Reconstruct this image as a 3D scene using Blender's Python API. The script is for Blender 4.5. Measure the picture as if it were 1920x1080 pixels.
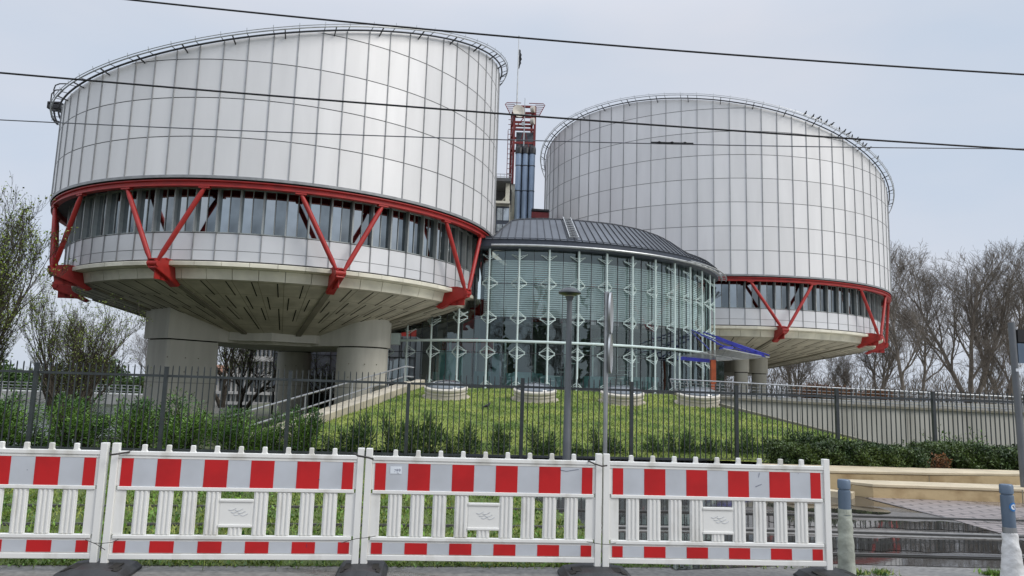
import bpy, math, random
import numpy as np
from mathutils import Vector, Matrix
PI = math.pi
R_ = math.radians
for o in list(bpy.data.objects): bpy.data.objects.remove(o)
SC = bpy.context.scene
COL = SC.collection

# ---------------------------------------------------------------- camera
EYE = 1.6
PITCH, ROLL = 0.1372, -0.0304
cam_d = bpy.data.cameras.new("camera")
cam = bpy.data.objects.new("camera", cam_d); COL.objects.link(cam); SC.camera = cam
cam_d.sensor_width = 36; cam_d.lens = 1375.23 / 1920 * 36
cam_d.clip_start = 0.1; cam_d.clip_end = 3000
c_, s_ = math.cos(ROLL), math.sin(ROLL); cp, sp = math.cos(PITCH), math.sin(PITCH)
right = Vector((c_, sp * s_, -cp * s_)); up = Vector((s_, -sp * c_, cp * c_)); fwd = Vector((0, cp, sp))
M = Matrix((right, up, -fwd)).transposed().to_4x4(); M.translation = Vector((0, 0, EYE)); cam.matrix_world = M
SC.render.resolution_x = 1024; SC.render.resolution_y = 576

# ---------------------------------------------------------------- sky, sun, exposure
SUN_EL, SUN_AZ = R_(40), R_(118)          # azimuth clockwise from +Y (camera looks along +Y)
w = bpy.data.worlds.new("World"); SC.world = w; w.use_nodes = True
nt = w.node_tree; nt.nodes.clear()
out = nt.nodes.new('ShaderNodeOutputWorld'); bg = nt.nodes.new('ShaderNodeBackground')
sky = nt.nodes.new('ShaderNodeTexSky'); sky.sky_type = 'NISHITA'; sky.sun_disc = False
sky.sun_elevation = SUN_EL; sky.sun_rotation = SUN_AZ; sky.dust_density = 2.0; sky.air_density = 1.0
tc = nt.nodes.new('ShaderNodeTexCoord')
mp = nt.nodes.new('ShaderNodeMapping'); mp.inputs['Scale'].default_value = (1.0, 1.0, 2.6)
nz = nt.nodes.new('ShaderNodeTexNoise'); nz.inputs['Scale'].default_value = 2.1; nz.inputs['Detail'].default_value = 5; nz.inputs['Roughness'].default_value = .45
cr = nt.nodes.new('ShaderNodeValToRGB')
cr.color_ramp.elements[0].position = .34; cr.color_ramp.elements[0].color = (4.4, 5.02, 5.95, 1)
cr.color_ramp.elements[1].position = .68; cr.color_ramp.elements[1].color = (5.5, 5.62, 6.12, 1)
mx = nt.nodes.new('ShaderNodeMixRGB'); mx.inputs[0].default_value = .93
L = nt.links.new
L(tc.outputs['Generated'], mp.inputs[0]); L(mp.outputs[0], nz.inputs[0]); L(nz.outputs['Fac'], cr.inputs[0])
L(sky.outputs[0], mx.inputs[1]); L(cr.outputs[0], mx.inputs[2]); 
sx_ = nt.nodes.new('ShaderNodeSeparateXYZ'); L(tc.outputs['Generated'], sx_.inputs[0])
zr = nt.nodes.new('ShaderNodeMapRange'); zr.interpolation_type = 'SMOOTHSTEP'; zr.inputs['From Min'].default_value = .42; zr.inputs['From Max'].default_value = 1.0
zr.inputs['To Min'].default_value = 1.0; zr.inputs['To Max'].default_value = 2.6; L(sx_.outputs['Z'], zr.inputs['Value'])
vs_ = nt.nodes.new('ShaderNodeVectorMath'); vs_.operation = 'SCALE'; L(mx.outputs[0], vs_.inputs[0]); L(zr.outputs[0], vs_.inputs['Scale'])
L(vs_.outputs[0], bg.inputs[0])
bg.inputs[1].default_value = 0.1
L(bg.outputs[0], out.inputs[0])
sd = bpy.data.lights.new("sun", 'SUN'); sd.energy = 1.3; sd.angle = R_(22); sd.color = (1, .96, .9)
sun = bpy.data.objects.new("sun", sd); COL.objects.link(sun)
sv = Vector((math.sin(SUN_AZ) * math.cos(SUN_EL), math.cos(SUN_AZ) * math.cos(SUN_EL), math.sin(SUN_EL)))
sun.rotation_euler = sv.to_track_quat('Z', 'Y').to_euler()
SC.view_settings.view_transform = 'Standard'; SC.view_settings.look = 'None'
SC.view_settings.exposure = 0.42; SC.view_settings.gamma = 1.0

# ---------------------------------------------------------------- materials
def mat(name, col, rough=.6, metal=0.0, var=.12, scale=3.0, bump=0.0, bscale=None, ior=None, isl=0.0, coord='Object', stretch=(1, 1, 1), col2=None, ramp=(.35, .65), spec=None, detail=6):
    m = bpy.data.materials.new(name); m.use_nodes = True
    t = m.node_tree; b = t.nodes['Principled BSDF']
    b.inputs['Roughness'].default_value = rough; b.inputs['Metallic'].default_value = metal
    if ior: b.inputs['IOR'].default_value = ior
    if spec is not None: b.inputs['Specular IOR Level'].default_value = spec
    tcn = t.nodes.new('ShaderNodeTexCoord'); mpn = t.nodes.new('ShaderNodeMapping'); mpn.inputs['Scale'].default_value = stretch
    t.links.new(tcn.outputs[coord], mpn.inputs[0])
    n = t.nodes.new('ShaderNodeTexNoise'); n.inputs['Scale'].default_value = scale; n.inputs['Detail'].default_value = detail
    t.links.new(mpn.outputs[0], n.inputs[0])
    r = t.nodes.new('ShaderNodeValToRGB')
    a = [max(0, x * (1 - var)) for x in col]; c = [x * (1 + var) for x in col] if col2 is None else list(col2)
    if col2 is not None: a = list(col)
    r.color_ramp.elements[0].position = ramp[0]; r.color_ramp.elements[0].color = (*a, 1)
    r.color_ramp.elements[1].position = ramp[1]; r.color_ramp.elements[1].color = (*c, 1)
    t.links.new(n.outputs['Fac'], r.inputs[0]); last = r.outputs[0]
    if isl:
        g = t.nodes.new('ShaderNodeNewGeometry'); mr = t.nodes.new('ShaderNodeMapRange')
        mr.inputs['To Min'].default_value = 1 - isl; mr.inputs['To Max'].default_value = 1 + isl
        t.links.new(g.outputs['Random Per Island'], mr.inputs['Value'])
        mm = t.nodes.new('ShaderNodeVectorMath'); mm.operation = 'SCALE'
        t.links.new(last, mm.inputs[0]); t.links.new(mr.outputs[0], mm.inputs['Scale']); last = mm.outputs[0]
    t.links.new(last, b.inputs['Base Color'])
    if bump:
        n2 = t.nodes.new('ShaderNodeTexNoise'); n2.inputs['Scale'].default_value = bscale or scale * 4; n2.inputs['Detail'].default_value = 8
        t.links.new(mpn.outputs[0], n2.inputs[0])
        bp = t.nodes.new('ShaderNodeBump'); bp.inputs['Strength'].default_value = bump; bp.inputs['Distance'].default_value = .02
        t.links.new(n2.outputs['Fac'], bp.inputs['Height']); t.links.new(bp.outputs[0], b.inputs['Normal'])
    return m

def glassmat(name, tint, refl=.08, tintrefl=(1, 1, 1), rough=0.0, wav=0.0, wscale=.6):
    m = bpy.data.materials.new(name); m.use_nodes = True; t = m.node_tree; t.nodes.clear()
    o = t.nodes.new('ShaderNodeOutputMaterial'); tr = t.nodes.new('ShaderNodeBsdfTransparent'); gl = t.nodes.new('ShaderNodeBsdfGlossy')
    tr.inputs[0].default_value = (*tint, 1); gl.inputs[0].default_value = (*tintrefl, 1); gl.inputs['Roughness'].default_value = rough
    lw = t.nodes.new('ShaderNodeFresnel'); lw.inputs[0].default_value = 1.5
    ad = t.nodes.new('ShaderNodeMath'); ad.operation = 'ADD'; ad.use_clamp = True; ad.inputs[1].default_value = refl
    t.links.new(lw.outputs[0], ad.inputs[0])
    mi = t.nodes.new('ShaderNodeMixShader'); t.links.new(ad.outputs[0], mi.inputs[0]); t.links.new(tr.outputs[0], mi.inputs[1]); t.links.new(gl.outputs[0], mi.inputs[2])
    t.links.new(mi.outputs[0], o.inputs[0])
    if wav:
        tcn = t.nodes.new('ShaderNodeTexCoord'); n2 = t.nodes.new('ShaderNodeTexNoise'); n2.inputs['Scale'].default_value = wscale; n2.inputs['Detail'].default_value = 2
        t.links.new(tcn.outputs['Object'], n2.inputs[0])
        bp = t.nodes.new('ShaderNodeBump'); bp.inputs['Strength'].default_value = wav; bp.inputs['Distance'].default_value = .3
        t.links.new(n2.outputs['Fac'], bp.inputs['Height']); t.links.new(bp.outputs[0], gl.inputs['Normal'])
    return m

MT = {}
MT['panel'] = mat('aluminium_panel', (.70, .69, .685), .54, .28, .035, 1.3, .0, isl=.055, stretch=(1, 1, .14), detail=6)
MT['joint'] = mat('panel_joint', (.17, .17, .17), .6, .3)
MT['fin'] = mat('mullion_grey', (.31, .315, .32), .5, .5)
MT['spandrel'] = mat('spandrel_panel', (.67, .67, .68), .45, .35, .05, .5, isl=.03)
MT['red'] = mat('red_steel', (.27, .015, .013), .5, 0, 0, 2.2, .08, 9, col2=(.37, .020, .016), ramp=(.3, .55), detail=9)
MT['towerred'] = mat('tower_red', (.17, .016, .015), .5, 0, .25, 1.5)
MT['darkred'] = mat('dark_red_steel', (.16, .012, .012), .5, 0, .2, 1.5)
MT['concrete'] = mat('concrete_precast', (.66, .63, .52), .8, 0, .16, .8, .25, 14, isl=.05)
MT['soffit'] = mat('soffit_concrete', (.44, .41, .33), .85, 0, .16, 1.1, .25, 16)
MT['column'] = mat('column_concrete', (.43, .415, .36), .8, 0, 0, 1.3, .2, 10, stretch=(1, 1, .18), col2=(.53, .515, .45), ramp=(.3, .6), detail=8)
MT['slot'] = mat('slot_dark', (.018, .017, .014), .9, 0)
MT['rib'] = mat('soffit_rib', (.20, .185, .14), .85, 0, .15, 1)
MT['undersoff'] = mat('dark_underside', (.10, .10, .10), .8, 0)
MT['winframe'] = mat('window_frame_grey', (.33, .35, .345), .45, .4)
MT['winglass'] = mat('window_glass', (.21, .24, .255), .04, 1, .3, .5)
MT['winglass2'] = mat('window_glass_pale', (.38, .42, .44), .05, 1, .2, .5)
MT['raildark'] = mat('rail_dark', (.035, .037, .04), .5, .4)
MT['raillight'] = mat('rail_light', (.42, .43, .43), .4, .6)
MT['zinc'] = mat('zinc_roof', (.105, .115, .13), .42, .35, .16, .8, .05, 6, isl=.06)
MT['zincdark'] = mat('zinc_seam', (.05, .053, .06), .5, .3)
MT['fasciadark'] = mat('eave_fascia', (.055, .065, .085), .45, .2)
MT['pale'] = mat('pale_green_steel', (.56, .66, .63), .4, 0, .06, 1.5)
MT['blind'] = mat('blind_slat', (.90, .92, .91), .5, 0, .04, 2)
MT['glass'] = glassmat('rotunda_glass', (.88, .97, .95), .085, (.84, 1, 1), wav=.12, wscale=.5)
MT['mullion'] = mat('thin_mullion', (.06, .065, .07), .5, .3)
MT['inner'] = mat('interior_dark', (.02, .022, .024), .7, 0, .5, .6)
MT['teal'] = mat('interior_teal', (.11, .26, .26), .5, 0, .15, 1)
MT['ired'] = mat('interior_red', (.30, .015, .012), .5, 0, .2, .7)
MT['floorin'] = mat('interior_floor', (.12, .12, .125), .4)
MT['blue'] = mat('blue_steel', (.028, .034, .30), .4, 0, .2, 2)
MT['orange'] = mat('orange_board', (.42, .09, .03), .5, 0, .15, 2)
MT['duct'] = mat('duct_bluegrey', (.25, .32, .42), .35, .3, .1, .7)
MT['dish'] = mat('dish_cream', (.52, .48, .41), .5, 0, .05)
MT['black'] = mat('black_metal', (.012, .012, .014), .5, 0)
MT['fence'] = mat('fence_anthracite', (.048, .055, .06), .42, .2, .2, 4)
MT['lawn'] = mat('lawn_turf', (.10, .15, .022), .9, 0, 0, 1.1, .6, 30, col2=(.25, .27, .06), ramp=(.35, .65), detail=8)
MT['blade'] = mat('grass_blade', (.10, .18, .022), .6, 0, 0, 1.1, isl=.35, col2=(.25, .32, .06), ramp=(.35, .65), detail=8)
MT['trackturf'] = mat('track_turf', (.04, .065, .012), .9, 0, 0, 1.5, .6, 30, col2=(.10, .135, .025), ramp=(.3, .7))
MT['trackblade'] = mat('track_blade', (.09, .16, .018), .6, 0, 0, .9, isl=.4, col2=(.27, .30, .055), ramp=(.35, .7))
MT['flower'] = mat('dandelion_yellow', (.75, .5, .02), .6, 0)
MT['ground'] = mat('earth', (.075, .07, .05), .95, 0, 0, .25, .4, 6, col2=(.09, .11, .04))
MT['kerb'] = mat('kerb_stone', (.40, .355, .27), .75, 0, .18, 1.5, .2, 12)
MT['bench'] = mat('sandstone_bench', (.33, .225, .11), .75, 0, 0, 2.6, .35, 14, col2=(.52, .395, .22), ramp=(.30, .55), detail=10)
MT['benchtop'] = mat('sandstone_top', (.56, .47, .32), .5, 0, .12, 2.2, .15, 14)
MT['wall'] = mat('retaining_wall_concrete', (.30, .29, .25), .85, 0, 0, 1.1, .2, 10, col2=(.43, .42, .375), stretch=(1, 1, .16), ramp=(.25, .6))
MT['steel'] = mat('galvanised_steel', (.40, .41, .42), .35, .7)
MT['railhead'] = mat('rail_steel_dark', (.10, .095, .09), .35, .5, .2, 5)
MT['lamp'] = mat('lamp_grey', (.13, .14, .15), .5, .1, .1, 3)
MT['white'] = mat('white_plastic', (.50, .48, .42), .42, 0, 0, 3.6, .05, 20, col2=(.78, .775, .74), ramp=(.27, .46), stretch=(1, 1, .45), detail=9)
MT['sred'] = mat('reflective_red', (.40, .008, .010), .4, 0, 0, 4, col2=(.52, .010, .012), ramp=(.3, .6), detail=8)
MT['ssil'] = mat('reflective_silver', (.46, .48, .505), .42, .05, 0, 3, col2=(.54, .565, .60), ramp=(.3, .6), detail=8)
MT['rubber'] = mat('black_rubber', (.025, .026, .028), .55, 0, .35, 5, .2, 30)
MT['wire'] = mat('tie_wire', (.05, .045, .04), .5, .5)
MT['cable'] = mat('overhead_wire', (.012, .012, .014), .6, .2)
MT['cablethin'] = mat('contact_wire', (.10, .105, .12), .5, .4)
MT['asphalt'] = mat('asphalt', (.085, .083, .08), .8, 0, .25, 6, .5, 60)
MT['bollard'] = mat('bollard_bluegrey', (.12, .165, .225), .45, .2, .1, 3)
MT['cloth1'] = mat('plastic_wrap_greygreen', (.36, .38, .32), .5, 0, .18, 6, 1.0, 11)
MT['cloth2'] = mat('plastic_wrap_white', (.66, .66, .65), .45, 0, .12, 6, 1.0, 11)
MT['stickblue'] = mat('sticker_blue', (.03, .16, .42), .4)
MT['stickwhite'] = mat('sticker_white', (.72, .76, .80), .4)
MT['ink'] = mat('ink', (.03, .04, .10), .6)
MT['bark'] = mat('bark_dark', (.055, .045, .033), .9, 0, .35, 4, .4, 12)
MT['barkbrown'] = mat('bark_brown', (.13, .11, .09), .9, 0, .3, 2)
MT['barkgrey'] = mat('bark_grey', (.15, .13, .11), .9, 0, .3, 2)
MT['leafyoung'] = mat('young_leaf', (.10, .16, .018), .6, 0, 0, .8, isl=.35, col2=(.21, .26, .04))
MT['leafshrub'] = mat('shrub_leaf', (.035, .10, .015), .5, 0, 0, 1.2, isl=.45, col2=(.19, .34, .05))
MT['leafdark'] = mat('yew_leaf', (.018, .055, .012), .5, 0, 0, 1.6, isl=.45, col2=(.085, .155, .026))
MT['leafhedge'] = mat('hedge_leaf', (.018, .045, .010), .5, 0, 0, 1.8, isl=.5, col2=(.075, .115, .02))
MT['leafrust'] = mat('russet_leaf', (.16, .06, .02), .7, 0, 0, 1.0, isl=.4, col2=(.24, .11, .035))
MT['core'] = mat('hedge_core', (.010, .018, .006), .9, 0)
MT['bird'] = mat('bird_black', (.010, .010, .012), .5)
MT['fins'] = mat('pale_fins', (.36, .35, .33), .6, 0, .12, 1)
MT['farglass'] = mat('far_glass', (.06, .075, .085), .12, 0, .3, .4, ior=2.0)
MT['farlight'] = mat('pale_glass_wall', (.30, .33, .38), .3, .1, .15, .3)
MT['roofred'] = mat('tile_roof', (.26, .13, .08), .8)
MT['plaster'] = mat('plaster', (.52, .46, .38), .8)
MT['bridge'] = mat('bridge_concrete', (.33, .33, .31), .8, 0, .2, .4)
MT['haze'] = None

def watermat():
    m = mat('river_water', (.05, .06, .055), .06, 0, .2, .3, ior=1.45)
    t = m.node_tree; b = t.nodes['Principled BSDF']; b.inputs['Specular IOR Level'].default_value = .9
    tcn = t.nodes.new('ShaderNodeTexCoord'); mpn = t.nodes.new('ShaderNodeMapping'); mpn.inputs['Scale'].default_value = (.7, 2.2, 1)
    n = t.nodes.new('ShaderNodeTexNoise'); n.inputs['Scale'].default_value = 1.6; n.inputs['Detail'].default_value = 4
    bp = t.nodes.new('ShaderNodeBump'); bp.inputs['Strength'].default_value = .5; bp.inputs['Distance'].default_value = .06
    t.links.new(tcn.outputs['Object'], mpn.inputs[0]); t.links.new(mpn.outputs[0], n.inputs[0]); t.links.new(n.outputs['Fac'], bp.inputs['Height']); t.links.new(bp.outputs[0], b.inputs['Normal'])
    return m
MT['water'] = watermat()

def wetmat(name, base, wet, bricks=None, pscale=.5, thr=(.45, .55)):
    """paving with puddles: the dry surface and a smooth wet film, chosen by a noise that has a shape of its own"""
    m = bpy.data.materials.new(name); m.use_nodes = True; t = m.node_tree; b = t.nodes['Principled BSDF']
    tcn = t.nodes.new('ShaderNodeTexCoord')
    mpn = t.nodes.new('ShaderNodeMapping'); mpn.inputs['Scale'].default_value = (.55, 1.3, 1); t.links.new(tcn.outputs['Object'], mpn.inputs[0])
    n = t.nodes.new('ShaderNodeTexNoise'); n.inputs['Scale'].default_value = pscale; n.inputs['Detail'].default_value = 5
    t.links.new(mpn.outputs[0], n.inputs[0])
    r = t.nodes.new('ShaderNodeValToRGB'); r.color_ramp.elements[0].position = thr[0]; r.color_ramp.elements[1].position = thr[1]
    t.links.new(n.outputs['Fac'], r.inputs[0])
    fine = t.nodes.new('ShaderNodeTexNoise'); fine.inputs['Scale'].default_value = 18; fine.inputs['Detail'].default_value = 8
    t.links.new(tcn.outputs['Object'], fine.inputs[0])
    if bricks:
        bk = t.nodes.new('ShaderNodeTexBrick'); bk.inputs['Scale'].default_value = 1.0
        bk.inputs['Brick Width'].default_value = .42; bk.inputs['Row Height'].default_value = .17; bk.inputs['Mortar Size'].default_value = .02
        bk.inputs['Color1'].default_value = (*base, 1); bk.inputs['Color2'].default_value = (*[x * .8 for x in base], 1); bk.inputs['Mortar'].default_value = (*[x * .25 for x in base], 1)
        mp2 = t.nodes.new('ShaderNodeMapping'); mp2.inputs['Rotation'].default_value = (0, 0, bricks); t.links.new(tcn.outputs['Object'], mp2.inputs[0])
        t.links.new(mp2.outputs[0], bk.inputs[0]); dry = bk.outputs[0]
    else:
        c = t.nodes.new('ShaderNodeValToRGB'); c.color_ramp.elements[0].position = .3; c.color_ramp.elements[0].color = (*[x * .6 for x in base], 1)
        c.color_ramp.elements[1].position = .7; c.color_ramp.elements[1].color = (*[x * 1.25 for x in base], 1); t.links.new(fine.outputs['Fac'], c.inputs[0]); dry = c.outputs[0]
    mi = t.nodes.new('ShaderNodeMixRGB'); t.links.new(r.outputs[0], mi.inputs[0]); t.links.new(dry, mi.inputs[1])
    wm = t.nodes.new('ShaderNodeMixRGB'); wm.blend_type = 'MULTIPLY'; wm.inputs[0].default_value = 1; wm.inputs[2].default_value = (*wet, 1)
    t.links.new(dry, wm.inputs[1]); t.links.new(wm.outputs[0], mi.inputs[2]); t.links.new(mi.outputs[0], b.inputs['Base Color'])
    mr = t.nodes.new('ShaderNodeMapRange'); mr.inputs['To Min'].default_value = .42; mr.inputs['To Max'].default_value = .03
    t.links.new(r.outputs[0], mr.inputs['Value']); t.links.new(mr.outputs[0], b.inputs['Roughness'])
    bp = t.nodes.new('ShaderNodeBump'); bp.inputs['Distance'].default_value = .01
    m2 = t.nodes.new('ShaderNodeMapRange'); m2.inputs['To Min'].default_value = .5; m2.inputs['To Max'].default_value = .012; t.links.new(r.outputs[0], m2.inputs['Value'])
    t.links.new(m2.outputs[0], bp.inputs['Strength']); t.links.new(fine.outputs['Fac'], bp.inputs['Height']); t.links.new(bp.outputs[0], b.inputs['Normal'])
    return m
MT['track'] = wetmat('wet_track_bed', (.13, .12, .11), (.4, .4, .4), None, .55, (.36, .46))
MT['paving'] = wetmat('block_paving', (.31, .265, .25), (.6, .6, .6), .12, .5, (.50, .62))
MT['concretestrip'] = wetmat('rail_concrete', (.20, .19, .175), (.6, .6, .6), None, .9, (.5, .6))
MT['foot'] = wetmat('footway_asphalt', (.20, .19, .175), (.6, .6, .6), None, .8, (.58, .7))

# ---------------------------------------------------------------- mesh helpers
class MB:
    def __init__(s): s.v = []; s.f = []; s.m = []
    def add(s, vs, fs, mi=0):
        o = len(s.v); s.v.extend(vs); s.f.extend([tuple(i + o for i in f) for f in fs]); s.m.extend([mi] * len(fs)); return s
    def box(s, c, size, mi=0, ax=None):
        hx, hy, hz = [q / 2 for q in size]; c = Vector(c)
        if ax is None: ax = (Vector((1, 0, 0)), Vector((0, 1, 0)), Vector((0, 0, 1)))
        vs = []
        for z in (-1, 1):
            for x, y in ((-1, -1), (1, -1), (1, 1), (-1, 1)): vs.append(tuple(c + ax[0] * hx * x + ax[1] * hy * y + ax[2] * hz * z))
        return s.add(vs, [(3, 2, 1, 0), (4, 5, 6, 7), (0, 1, 5, 4), (1, 2, 6, 5), (2, 3, 7, 6), (3, 0, 4, 7)], mi)
    def rbox(s, th, r, t, z, size, mi=0, cx=0, cy=0, yaw=0):
        """box standing on a circle: size = (tangential, radial, vertical)"""
        a = th; rad = Vector((math.cos(a), math.sin(a), 0)); tan = Vector((-math.sin(a), math.cos(a), 0))
        c = Vector((cx, cy, z)) + rad * r + tan * t
        if yaw:
            q = Matrix.Rotation(yaw, 3, 'Z'); rad = q @ rad; tan = q @ tan
        return s.box(c, size, mi, (tan, rad, Vector((0, 0, 1))))
    def bar(s, a, b, wd, ht, mi=0, upv=(0, 0, 1)):
        a = Vector(a); b = Vector(b); d = b - a; l = d.length
        if l < 1e-6: return s
        d /= l; u = Vector(upv); sd = d.cross(u)
        if sd.length < 1e-4: sd = d.cross(Vector((1, 0, 0)))
        sd.normalize(); u = sd.cross(d)
        return s.box((a + b) / 2, (l, wd, ht), mi, (d, sd, u))
    def tube(s, pts, r, n=8, mi=0, closed=False, caps=True):
        pts = [Vector(p) for p in pts]; k = len(pts); rs = r if isinstance(r, (list, tuple)) else [r] * k
        vs = []; prev = None
        for i, p in enumerate(pts):
            if closed: d = pts[(i + 1) % k] - pts[i - 1]
            else: d = pts[min(i + 1, k - 1)] - pts[max(i - 1, 0)]
            d.normalize()
            if prev is None:
                a = d.orthogonal().normalized() if abs(d.z) > .9 else Vector((0, 0, 1)).cross(d).normalized()
            else:
                a = prev - d * prev.dot(d)
                a = a.normalized() if a.length > 1e-5 else d.orthogonal().normalized()
            prev = a; b = d.cross(a)
            for j in range(n):
                t = 2 * PI * j / n; vs.append(tuple(p + (a * math.cos(t) + b * math.sin(t)) * rs[i]))
        fs = []
        for i in range(k if closed else k - 1):
            i2 = (i + 1) % k
            for j in range(n): fs.append((i * n + j, i * n + (j + 1) % n, i2 * n + (j + 1) % n, i2 * n + j))
        if caps and not closed: fs.append(tuple(range(n - 1, -1, -1))); fs.append(tuple((k - 1) * n + j for j in range(n)))
        return s.add(vs, fs, mi)
    def prism(s, poly, z0, z1, mi=0):
        n = len(poly); vs = [(x, y, z0) for x, y in poly] + [(x, y, z1) for x, y in poly]
        return s.add(vs, [tuple(range(n - 1, -1, -1)), tuple(range(n, 2 * n))] + [(i, (i + 1) % n, n + (i + 1) % n, n + i) for i in range(n)], mi)
    def lathe(s, prof, c=(0, 0), n=32, mi=0, a0=0, a1=2 * PI):
        full = abs(a1 - a0 - 2 * PI) < 1e-6; k = n if full else n + 1; vs = []
        for i in range(k):
            a = a0 + (a1 - a0) * i / n
            for r, z in prof: vs.append((c[0] + r * math.cos(a), c[1] + r * math.sin(a), z))
        q = len(prof); fs = []
        for i in range(n):
            i2 = (i + 1) % k
            for j in range(q - 1): fs.append((i * q + j, i2 * q + j, i2 * q + j + 1, i * q + j + 1))
        return s.add(vs, fs, mi)
    def build(s, name, mats, parent=None, smooth=False, auto=None, bevel=0):
        me = bpy.data.meshes.new(name)
        if not isinstance(mats, (list, tuple)): mats = [mats]
        for m in mats: me.materials.append(m)
        me.from_pydata(s.v, [], s.f); 
        if len(mats) > 1: me.polygons.foreach_set('material_index', s.m)
        if smooth: me.polygons.foreach_set('use_smooth', [True] * len(s.f))
        me.update()
        if auto is not None:
            me.polygons.foreach_set('use_smooth', [True] * len(s.f)); me.set_sharp_from_angle(angle=auto)
        o = bpy.data.objects.new(name, me); COL.objects.link(o)
        if parent: o.parent = parent
        if bevel:
            bm = o.modifiers.new('bevel', 'BEVEL'); bm.width = bevel; bm.segments = 2; bm.limit_method = 'ANGLE'; bm.angle_limit = R_(40)
        return o

def tag(o, label=None, cat=None, group=None, kind=None):
    if label: o['label'] = label
    if cat: o['category'] = cat
    if group: o['group'] = group
    if kind: o['kind'] = kind
    return o
def thing(name, label, cat, loc=(0, 0, 0), rz=0, group=None):
    o = bpy.data.objects.new(name, None); COL.objects.link(o); o.location = loc; o.rotation_euler = (0, 0, rz); o.empty_display_size = .3
    return tag(o, label, cat, group)
def dup(o, loc=None, rz=None, scale=None, label=None, parent=None):
    c = o.copy(); COL.objects.link(c); c.parent = parent
    if loc is not None: c.location = loc
    if rz is not None: c.rotation_euler = (0, 0, rz)
    if scale is not None: c.scale = scale if isinstance(scale, (tuple, list)) else (scale,) * 3
    if label: c['label'] = label
    for ch in list(o.children): dup(ch, parent=c)
    return c
def struct(o, label, cat): return tag(o, label, cat, kind='structure')

f_ = 1375.2336
def ray(px, py):
    x = (px - 960) / f_; u = -(py - 540) / f_
    X = c_ * x + s_ * u; U = -s_ * x + c_ * u
    return Vector((X, cp - sp * U, sp + cp * U))
def at_z(px, py, z=0): d = ray(px, py); return Vector((0, 0, EYE)) + d * ((z - EYE) / d.z)
def at_y(px, py, Y): d = ray(px, py); return Vector((0, 0, EYE)) + d * (Y / d.y)

def numpy_mesh(name, V, F, mats, mi=None, parent=None, smooth=False):
    """V (n,3), F (m,k) fixed size faces"""
    me = bpy.data.meshes.new(name); me.vertices.add(len(V)); me.vertices.foreach_set('co', V.astype(np.float32).ravel())
    k = F.shape[1]; me.loops.add(F.size); me.loops.foreach_set('vertex_index', F.astype(np.int32).ravel())
    me.polygons.add(len(F)); me.polygons.foreach_set('loop_start', np.arange(0, F.size, k, dtype=np.int32))
    if not isinstance(mats, (list, tuple)): mats = [mats]
    for m in mats: me.materials.append(m)
    if mi is not None: me.polygons.foreach_set('material_index', mi.astype(np.int32))
    me.update(calc_edges=True); me.validate()
    o = bpy.data.objects.new(name, me); COL.objects.link(o)
    if parent: o.parent = parent
    return o

def leaves(P, size, rng, aspect=.5, upbias=0.3, D=None):
    """diamond leaves at points P; D optional directions"""
    n = len(P)
    if D is None:
        D = rng.normal(size=(n, 3)); D[:, 2] += upbias
    D = D / np.linalg.norm(D, axis=1)[:, None]
    A = rng.normal(size=(n, 3)); S = np.cross(D, A); S /= np.linalg.norm(S, axis=1)[:, None]
    L_ = size * (0.6 + .8 * rng.random(n))[:, None]
    v0 = P; v1 = P + D * L_ * .5 + S * L_ * aspect * .5; v2 = P + D * L_; v3 = P + D * L_ * .5 - S * L_ * aspect * .5
    V = np.stack([v0, v1, v2, v3], 1).reshape(-1, 3); F = np.arange(4 * n).reshape(n, 4)
    return V, F

def blades(P, h, wd, rng, lean=.5):
    n = len(P); a = rng.random(n) * 2 * PI; S = np.stack([np.cos(a), np.sin(a), np.zeros(n)], 1)
    H_ = h * (.5 + rng.random(n))[:, None]; T = rng.normal(size=(n, 3)) * lean; T[:, 2] = 1; T /= np.linalg.norm(T, axis=1)[:, None]
    V = np.stack([P - S * wd, P + S * wd, P + T * H_], 1).reshape(-1, 3)
    return V, np.arange(3 * n).reshape(n, 3)

# ---------------------------------------------------------------- terrain
def lerp(a, b, t): return a + (b - a) * t
MS = .145
def mound_z(y): return .05 + MS * (y - 16.3)
def podium_left(y): return lerp(-5.64, -3.24, (y - 16.9) / 10.1)
def podium_right(y): return lerp(10.35, 6.0, (y - 16.9) / 10.1)
def sstep(a, b, x):
    t = min(1, max(0, (x - a) / (b - a))); return t * t * (3 - 2 * t)
def river_edge(y): return -21.5 - (y - 36) * .22
def terrain(x, y):
    z = 0.0
    if y > 16.9:
        z = -1.25 * sstep(16.9, 21, y)
        if x > 8: z = lerp(z, z, 1)
    # river bed
    if y > 24:
        e = river_edge(y)
        k = sstep(e + 3.0, e - 2.5, x) if False else (1 - sstep(e - 2.5, e + 2.5, x))
        k *= sstep(24, 33, y) * (1 - sstep(116, 122, y))
        z = lerp(z, -3.6, k)
    if y > 120: z = lerp(z, -.6, sstep(120, 135, y))
    # plateau behind on the right
    if x > 9 and y > 42.9: z = lerp(z, 1.35, sstep(42.9, 45, y) * (1 - sstep(150, 200, y)))
    return z
xs = sorted(set([-600, -400, -250, -180, -140, -110] + [x for x in range(-90, 91, 3)] + [x * 1.0 for x in range(-36, 14)] + [110, 140, 180, 250, 400, 600]))
ys = sorted(set([-60, -30, -10, 0, 8, 12, 16, 16.9] + [17 + .7 * i for i in range(8)] + [y for y in range(23, 60)] + [y for y in range(60, 145, 3)] + [150, 170, 200, 260, 350, 500, 800, 1200]))
mb = MB(); W_ = len(xs)
mb.v = [(x, y, terrain(x, y) - .03) for y in ys for x in xs]
mb.f = [(j * W_ + i, j * W_ + i + 1, (j + 1) * W_ + i + 1, (j + 1) * W_ + i) for j in range(len(ys) - 1) for i in range(W_ - 1)]; mb.m = [0] * len(mb.f)
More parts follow.
